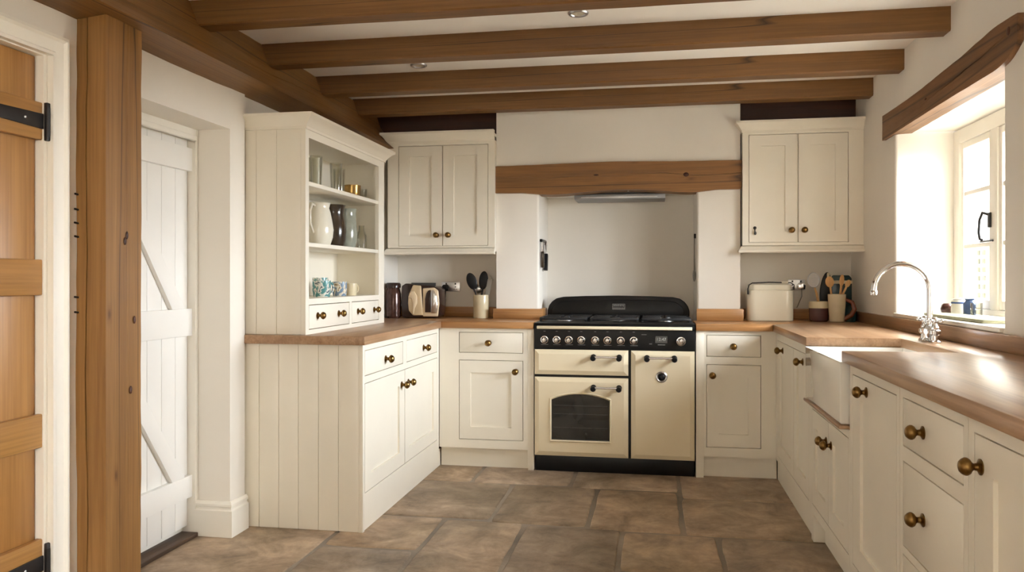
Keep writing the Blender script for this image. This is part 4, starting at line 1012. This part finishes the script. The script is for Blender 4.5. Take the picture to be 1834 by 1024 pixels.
rb = (.998, 5.17, WZ)
bw = thing('mixing_bowl', 'plum and cream stoneware bowl beside the cream utensil pot', 'bowl', rb)
build(MB().lathe([(0, 0), (.048, 0), (.055, .008), (.058, .04), (.059, .082)], rb, n=32), 'bowl_base', 'plum', bw)
build(MB().lathe([(.059, .082), (.060, .086), (.059, .115), (.055, .124), (.050, .122), (.05, .03), (0, .025)], rb, n=32), 'bowl_rim', 'crock', bw)
up = (1.088, 5.10, WZ)
pt = thing('utensil_pot', 'cream utensil pot with terracotta handle holding wooden spoons', 'pot', up)
build(MB().lathe([(0, 0), (.036, 0), (.042, .006), (.049, .10), (.052, .168), (.049, .170), (.046, .166), (.04, .03), (0, .022)], up, n=32), 'pot_body', 'crock', pt)
mb = MB().tube([(up[0]+.046, up[1]-.01, WZ+.14), (up[0]+.085, up[1]-.012, WZ+.12), (up[0]+.098, up[1]-.014, WZ+.08), (up[0]+.08, up[1]-.014, WZ+.045), (up[0]+.04, up[1]-.01, WZ+.02)], [.010, .013, .014, .015, .012], 12)
build(mb, 'pot_handle', 'terra', pt)
u = Vector(up); gS = 'wooden spoons in the utensil pot'
spoon('wooden_spoon', 'wooden spoon with a round head leaning left in the utensil pot', 'spoon', u+Vector((-.012, .014, .035)), u+Vector((-.036, .008, .215)), 'spoon', .025, .034, .0075, gS)
spoon('wooden_spoon', 'narrow wooden spatula standing upright in the middle of the utensil pot', 'spoon', u+Vector((.010, .014, .035)), u+Vector((.028, .012, .222)), 'spoon', .014, .036, .0085, gS)
spoon('wooden_spoon', 'wooden spoon leaning right out of the utensil pot', 'spoon', u+Vector((-.028, -.014, .035)), u+Vector((.052, -.013, .215)), 'spoon', .015, .024, .0075, gS)
# wire skimmer standing in the bowl
sk_ = thing('wire_skimmer', 'wire mesh skimmer with pale handle standing in the plum bowl', 'skimmer', (1.0, 5.17, WZ+.03))
mb = MB().tube([(1.01, 5.17, WZ+.03), (.985, 5.168, WZ+.17), (.972, 5.166, WZ+.21)], [.008, .007, .004], 10); build(mb, 'skimmer_handle', 'spoon', sk_)
mb = MB(); c = Vector((.966, 5.164, WZ+.255)); ring = [c+Vector((.034*math.cos(a), 0, .045*math.sin(a))) for a in [2*PI*i/24 for i in range(25)]]
mb.tube(ring, .003, 8, cap=False)
for i in range(-4, 5):
    t = i/5; h = math.sqrt(1-t*t)
    mb.tube([c+Vector((.034*t, 0, -.045*h)), c+Vector((.034*t, 0, .045*h))], .0009, 5); mb.tube([c+Vector((-.034*h, 0, .045*t)), c+Vector((.034*h, 0, .045*t))], .0009, 5)
build(mb, 'mesh_head', 'steel', sk_)
# black paddle
mb = MB()
m = Matrix.Translation((1.052, 5.245, WZ+.19)) @ Matrix.Rotation(.10, 4, 'Y') @ Matrix.Diagonal((.034, .008, .115, 1))
bmesh.ops.create_uvsphere(mb.bm, u_segments=24, v_segments=14, radius=1, matrix=m)
mb.tube([(1.048, 5.245, WZ+.001), (1.05, 5.245, WZ+.10)], .008, 10)
pd = build(mb, 'serving_paddle', 'plastic', loc=(1.05, 5.245, WZ), smooth=60); tag(pd, 'black oval paddle standing behind the wooden spoons', 'paddle')
build(MB().box(1.058, 1.074, 5.228, 5.238, WZ+.262, WZ+.30, .004), 'pale_tab', 'crock', pd)
# dark tray with a pale band leaning in the corner
ty = thing('serving_tray', 'dark serving tray with a pale band propped in the corner behind the spoons', 'tray', (1.15, 5.27, WZ))
mb = MB().prism([(1.085, WZ), (1.085, WZ+.265), (1.10, WZ+.285), (1.195, WZ+.285), (1.212, WZ+.265), (1.212, WZ)], 1, 5.262, 5.28, .005); build(mb, 'tray_board', 'tealpot', ty)
build(MB().box(1.083, 1.214, 5.258, 5.2625, WZ+.232, WZ+.252, .002), 'pale_band', 'crock', ty)
tj = (1.178, 5.155, WZ)
vessel('glazed_jar', 'small dark teal jar in the corner right of the utensil pot', 'jar', [(0, 0), (.028, 0), (.034, .01), (.036, .06), (.030, .085), (.02, .095), (.023, .104), (.018, .104), (.016, .09), (0, .08)], tj, 'tealpot')
vessel('white_cup', 'small white cup behind the teal jar in the right corner', 'cup', [(0, 0), (.02, 0), (.028, .02), (.031, .07), (.028, .07), (.025, .02), (0, .012)], (1.19, 5.215, WZ), 'cer_white')

# ------------------------------------------------------------------ window sill things
SZ = .984
bd_ = MB().prism([(1.285, 3.45), (1.42, 3.42), (1.43, 4.05), (1.40, 4.20), (1.30, 4.20), (1.275, 4.05)], 2, SZ, SZ+.014, .004)
tag(build(bd_, 'serving_board', 'slate', loc=(1.35, 3.85, SZ), smooth=40), 'long grey-green board lying on the window sill', 'board')
SB = SZ
cn = thing('canister', 'white and grey round canister with blue rim on the window sill', 'canister', (1.462, 4.20, SB))
build(MB().lathe([(0, 0), (.037, 0), (.038, .004), (.038, .07), (.036, .074), (0, .075)], (1.462, 4.20, SB), n=32), 'canister_body', 'cer_white', cn)
build(MB().lathe([(.0385, .058), (.0395, .058), (.0395, .066), (.0385, .066)], (1.462, 4.20, SB), n=32), 'band', 'blue', cn)
build(MB().lathe([(.033, .073), (.034, .080), (.02, .084), (.008, .085), (0, .09)], (1.462, 4.20, SB), n=32), 'lid', 'steel', cn)
vessel('blue_jar', 'small blue ribbed jar on the window sill', 'jar', [(0, 0), (.024, 0), (.027, .006), (.027, .06), (.02, .07), (.017, .076), (.023, .084), (.019, .084), (.014, .074), (0, .06)], (1.472, 4.105, SB), 'blue')
vessel('small_pot', 'small round brown pot standing by the canister on the window sill', 'pot', [(0, 0), (.02, 0), (.030, .014), (.032, .03), (.026, .05), (.018, .056), (.014, .053), (0, .04)], (1.435, 4.285, SB), 'copper')
vessel('glass_tumbler', 'clear glass tumbler on the window sill right of the blue jar', 'glass', [(.0, .004), (.022, .004), (.0245, 0), (.026, .065), (.0245, .065), (.022, .006)], (1.478, 4.04, SB), 'drink')

# ------------------------------------------------------------------ crockery in the dresser
Z1, Z2, Z3 = 1.0685, 1.3345, 1.6225
def jug(name, label, c, r, h, mat, hand=1, group=None, waist=0.72, neck=.6, mat2=None, ang=PI/2):
    o = thing(name, label, 'jug', c, group); c = Vector(c)
    build(MB().lathe([(0, 0), (r*.72, 0), (r*.78, .004), (r*.95, h*.2), (r, h*.38), (r*.92, h*.58), (r*waist, h*.78), (r*neck, h*.88), (r*(neck+.06), h*.97), (r*(neck+.1), h), (r*(neck+.04), h), (r*(neck-.05), h*.88), (r*.6, h*.6), (0, h*.5)], c, n=36), 'jug_body', mat, o, smooth=60)
    d = Vector((math.cos(ang), math.sin(ang), 0)); mb = MB()
    mb.tube([c+d*r*neck+Vector((0, 0, h*.93)), c+d*r*1.15+Vector((0, 0, h*.95)), c+d*r*1.5+Vector((0, 0, h*.78)), c+d*r*1.45+Vector((0, 0, h*.5)), c+d*r*.95+Vector((0, 0, h*.3))], [.007, .008, .008, .008, .007], 10)
    build(mb, 'handle', mat2 or mat, o)
    return o
jug('jug', 'large white ceramic jug, leftmost on the middle dresser shelf', (-1.735, 3.945, Z2), .076, .225, 'cer_white', neck=.7, waist=.8, ang=-PI/2, group='jugs on the dresser')
jug('jug', 'dark brown jug with a curved side in the middle of the dresser shelf', (-1.74, 4.155, Z2), .068, .234, 'cer_brown', neck=.84, waist=.80, ang=PI*.8, group='jugs on the dresser')
jug('jug', 'grey-green glazed jug right of the dark brown jug', (-1.74, 4.345, Z2), .060, .228, 'cer_celadon', neck=.84, waist=.88, ang=PI*.45, group='jugs on the dresser')
vessel('glass_bottle', 'small clear glass bottle right of the grey-green jug on the middle shelf', 'bottle', [(0, .004), (.026, 0), (.03, .01), (.03, .08), (.018, .11), (.016, .135), (.019, .14), (.015, .14), (.014, .11), (.026, .078), (.026, .012)], (-1.69, 4.445, Z2), 'drink')
gl = 'glasses on the top dresser shelf'
def tumbler(label, c, r, h, mat='drink', group=gl):
    return vessel('tall_glass', label, 'glass', [(0, .006), (r*.8, .006), (r*.82, 0), (r, h), (r*.94, h), (r*.76, .01)], c, mat, group)
tumbler('tall clear glass at the left end of the top dresser shelf', (-1.70, 3.83, Z3), .032, .165)
tumbler('wide frosted tall glass, second on the top dresser shelf', (-1.775, 3.98, Z3), .042, .178, 'frost')
tumbler('clear fluted glass in the middle of the top dresser shelf', (-1.70, 4.09, Z3), .034, .165)
tumbler('clear glass just left of the gold cup on the top shelf', (-1.74, 4.23, Z3), .034, .155)
gc = (-1.73, 4.40, Z3)
vessel('gold_cup', 'gold lustre cup on the top dresser shelf', 'cup', [(0, 0), (.038, 0), (.044, .006), (.049, .04), (.05, .082), (.047, .083), (.045, .04), (0, .01)], gc, 'gold')
vessel('glass_dish', 'small clear glass right of the gold cup on the top shelf', 'glass', [(0, .004), (.026, 0), (.034, .03), (.036, .072), (.034, .072), (.03, .03), (.0, .008)], (-1.72, 4.515, Z3), 'drink')
def mug(label, c, r, h, mat, ang, name='mug'):
    o = thing(name, label, 'mug', c, 'mugs on the bottom dresser shelf'); c = Vector(c)
    build(MB().lathe([(0, 0), (r*.86, 0), (r*.9, .004), (r, h*.4), (r, h), (r*.93, h), (r*.9, h*.4), (0, h*.12)], c, n=32), 'mug_body', mat, o, smooth=60)
    d = Vector((math.cos(ang), math.sin(ang), 0)); mb = MB()
    mb.tube([c+d*r*.93+Vector((0, 0, h*.85)), c+d*(r+.02)+Vector((0, 0, h*.85)), c+d*(r+.03)+Vector((0, 0, h*.6)), c+d*(r+.024)+Vector((0, 0, h*.32)), c+d*r*.93+Vector((0, 0, h*.22))], .0055, 10)
    build(mb, 'handle', mat, o); return o
mug('large teal and white patterned mug at the left of the bottom dresser shelf', (-1.70, 3.90, Z1), .047, .085, 'teal_cup', PI*.35)
mug('dark-rimmed teal patterned mug behind the large teal mug', (-1.80, 4.11, Z1), .042, .10, 'teal_cup', PI*.4)
mug('blue and cream patterned mug in the middle of the bottom dresser shelf', (-1.70, 4.14, Z1), .040, .078, 'blue_cup', PI*.45)
mug('small cream mug with its handle to the right on the bottom dresser shelf', (-1.69, 4.275, Z1), .036, .068, 'crock', PI*.4)

# ------------------------------------------------------------------ outside
mb = MB().box(-30, 40, -30, 45, -.35, -.15); tag(build(mb, 'ground_outside', 'pave'), kind='structure')
mb = MB(); 
for i in range(2):
    for k in range(8):
        y = 8.56+i*.13; z = 1.40-k*.085
        mb.box(3.20, 3.215, y, y+.05, z, z+.05)
tr = thing('garden_trellis', 'pale squared garden trellis seen through the window', 'trellis', (3.22, 8.65, -.15))
build(mb, 'square', 'hedge', tr)
mb = MB().box(3.217, 3.23, 8.45, 8.85, .45, 1.5); mb.box(3.2, 3.24, 8.42, 8.46, -.15, 1.52); mb.box(3.2, 3.24, 8.84, 8.88, -.15, 1.52)
build(mb, 'trellis_panel', 'frame', tr)

# ------------------------------------------------------------------ light
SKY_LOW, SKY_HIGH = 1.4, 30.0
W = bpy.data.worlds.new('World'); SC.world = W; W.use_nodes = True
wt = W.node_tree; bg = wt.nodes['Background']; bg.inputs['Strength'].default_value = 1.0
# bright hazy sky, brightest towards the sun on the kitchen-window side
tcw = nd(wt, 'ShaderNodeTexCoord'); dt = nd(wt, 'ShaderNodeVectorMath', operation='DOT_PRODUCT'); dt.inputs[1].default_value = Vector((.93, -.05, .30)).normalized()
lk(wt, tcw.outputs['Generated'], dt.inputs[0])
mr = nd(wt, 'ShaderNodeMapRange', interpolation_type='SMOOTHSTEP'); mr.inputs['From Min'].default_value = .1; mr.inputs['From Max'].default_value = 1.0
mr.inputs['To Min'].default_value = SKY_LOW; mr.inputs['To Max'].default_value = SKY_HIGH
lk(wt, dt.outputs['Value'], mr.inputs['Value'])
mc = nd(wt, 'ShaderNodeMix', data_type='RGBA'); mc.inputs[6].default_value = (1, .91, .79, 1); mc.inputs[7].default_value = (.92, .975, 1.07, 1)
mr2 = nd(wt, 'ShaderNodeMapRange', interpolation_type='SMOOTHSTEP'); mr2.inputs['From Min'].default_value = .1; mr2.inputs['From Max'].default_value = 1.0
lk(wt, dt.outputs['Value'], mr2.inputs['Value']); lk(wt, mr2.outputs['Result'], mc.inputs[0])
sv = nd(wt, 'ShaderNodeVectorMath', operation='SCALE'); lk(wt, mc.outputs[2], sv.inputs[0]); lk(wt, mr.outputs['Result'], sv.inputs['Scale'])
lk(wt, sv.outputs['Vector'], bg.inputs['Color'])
W.cycles.sampling_method = 'MANUAL'; W.cycles.sample_map_resolution = 256
def portal(loc, rot, sx, sy):
    l = bpy.data.lights.new('window_portal', 'AREA'); l.shape = 'RECTANGLE'; l.size = sx; l.size_y = sy; l.cycles.is_portal = True
    o = bpy.data.objects.new('window_portal', l); COL.objects.link(o); o.location = loc; o.rotation_euler = rot
portal((1.64, 3.835, 1.46), (0, PI/2, 0), .95, 1.33)
portal((1.64, -1.225, .815), (0, PI/2, 0), 1.55, .55)
portal((-.3, YF-.13, 1.425), (PI/2, 0, PI), 2.0, 1.15)

# ------------------------------------------------------------------ camera
cam = bpy.data.cameras.new('Camera'); co = bpy.data.objects.new('Camera', cam); COL.objects.link(co); SC.camera = co
FPX = 1428.0
cam.sensor_width = 36; cam.lens = 36*FPX/1834; cam.shift_y = -12/1834; cam.clip_start = .02; cam.clip_end = 200
co.location = (0, 0, 1.16); co.rotation_euler = (PI/2, 0, math.atan(255/FPX))

SC.view_settings.view_transform = 'Standard'; SC.view_settings.look = 'None'; SC.view_settings.gamma = 1; SC.view_settings.use_curve_mapping = False
SC.view_settings.exposure = 1.12
SC.cycles.use_denoising = True
SC.cycles.max_bounces = 10; SC.cycles.diffuse_bounces = 6; SC.cycles.transparent_max_bounces = 12
SC.cycles.sample_clamp_indirect = 8
SC.cycles.caustics_reflective = False; SC.cycles.caustics_refractive = False
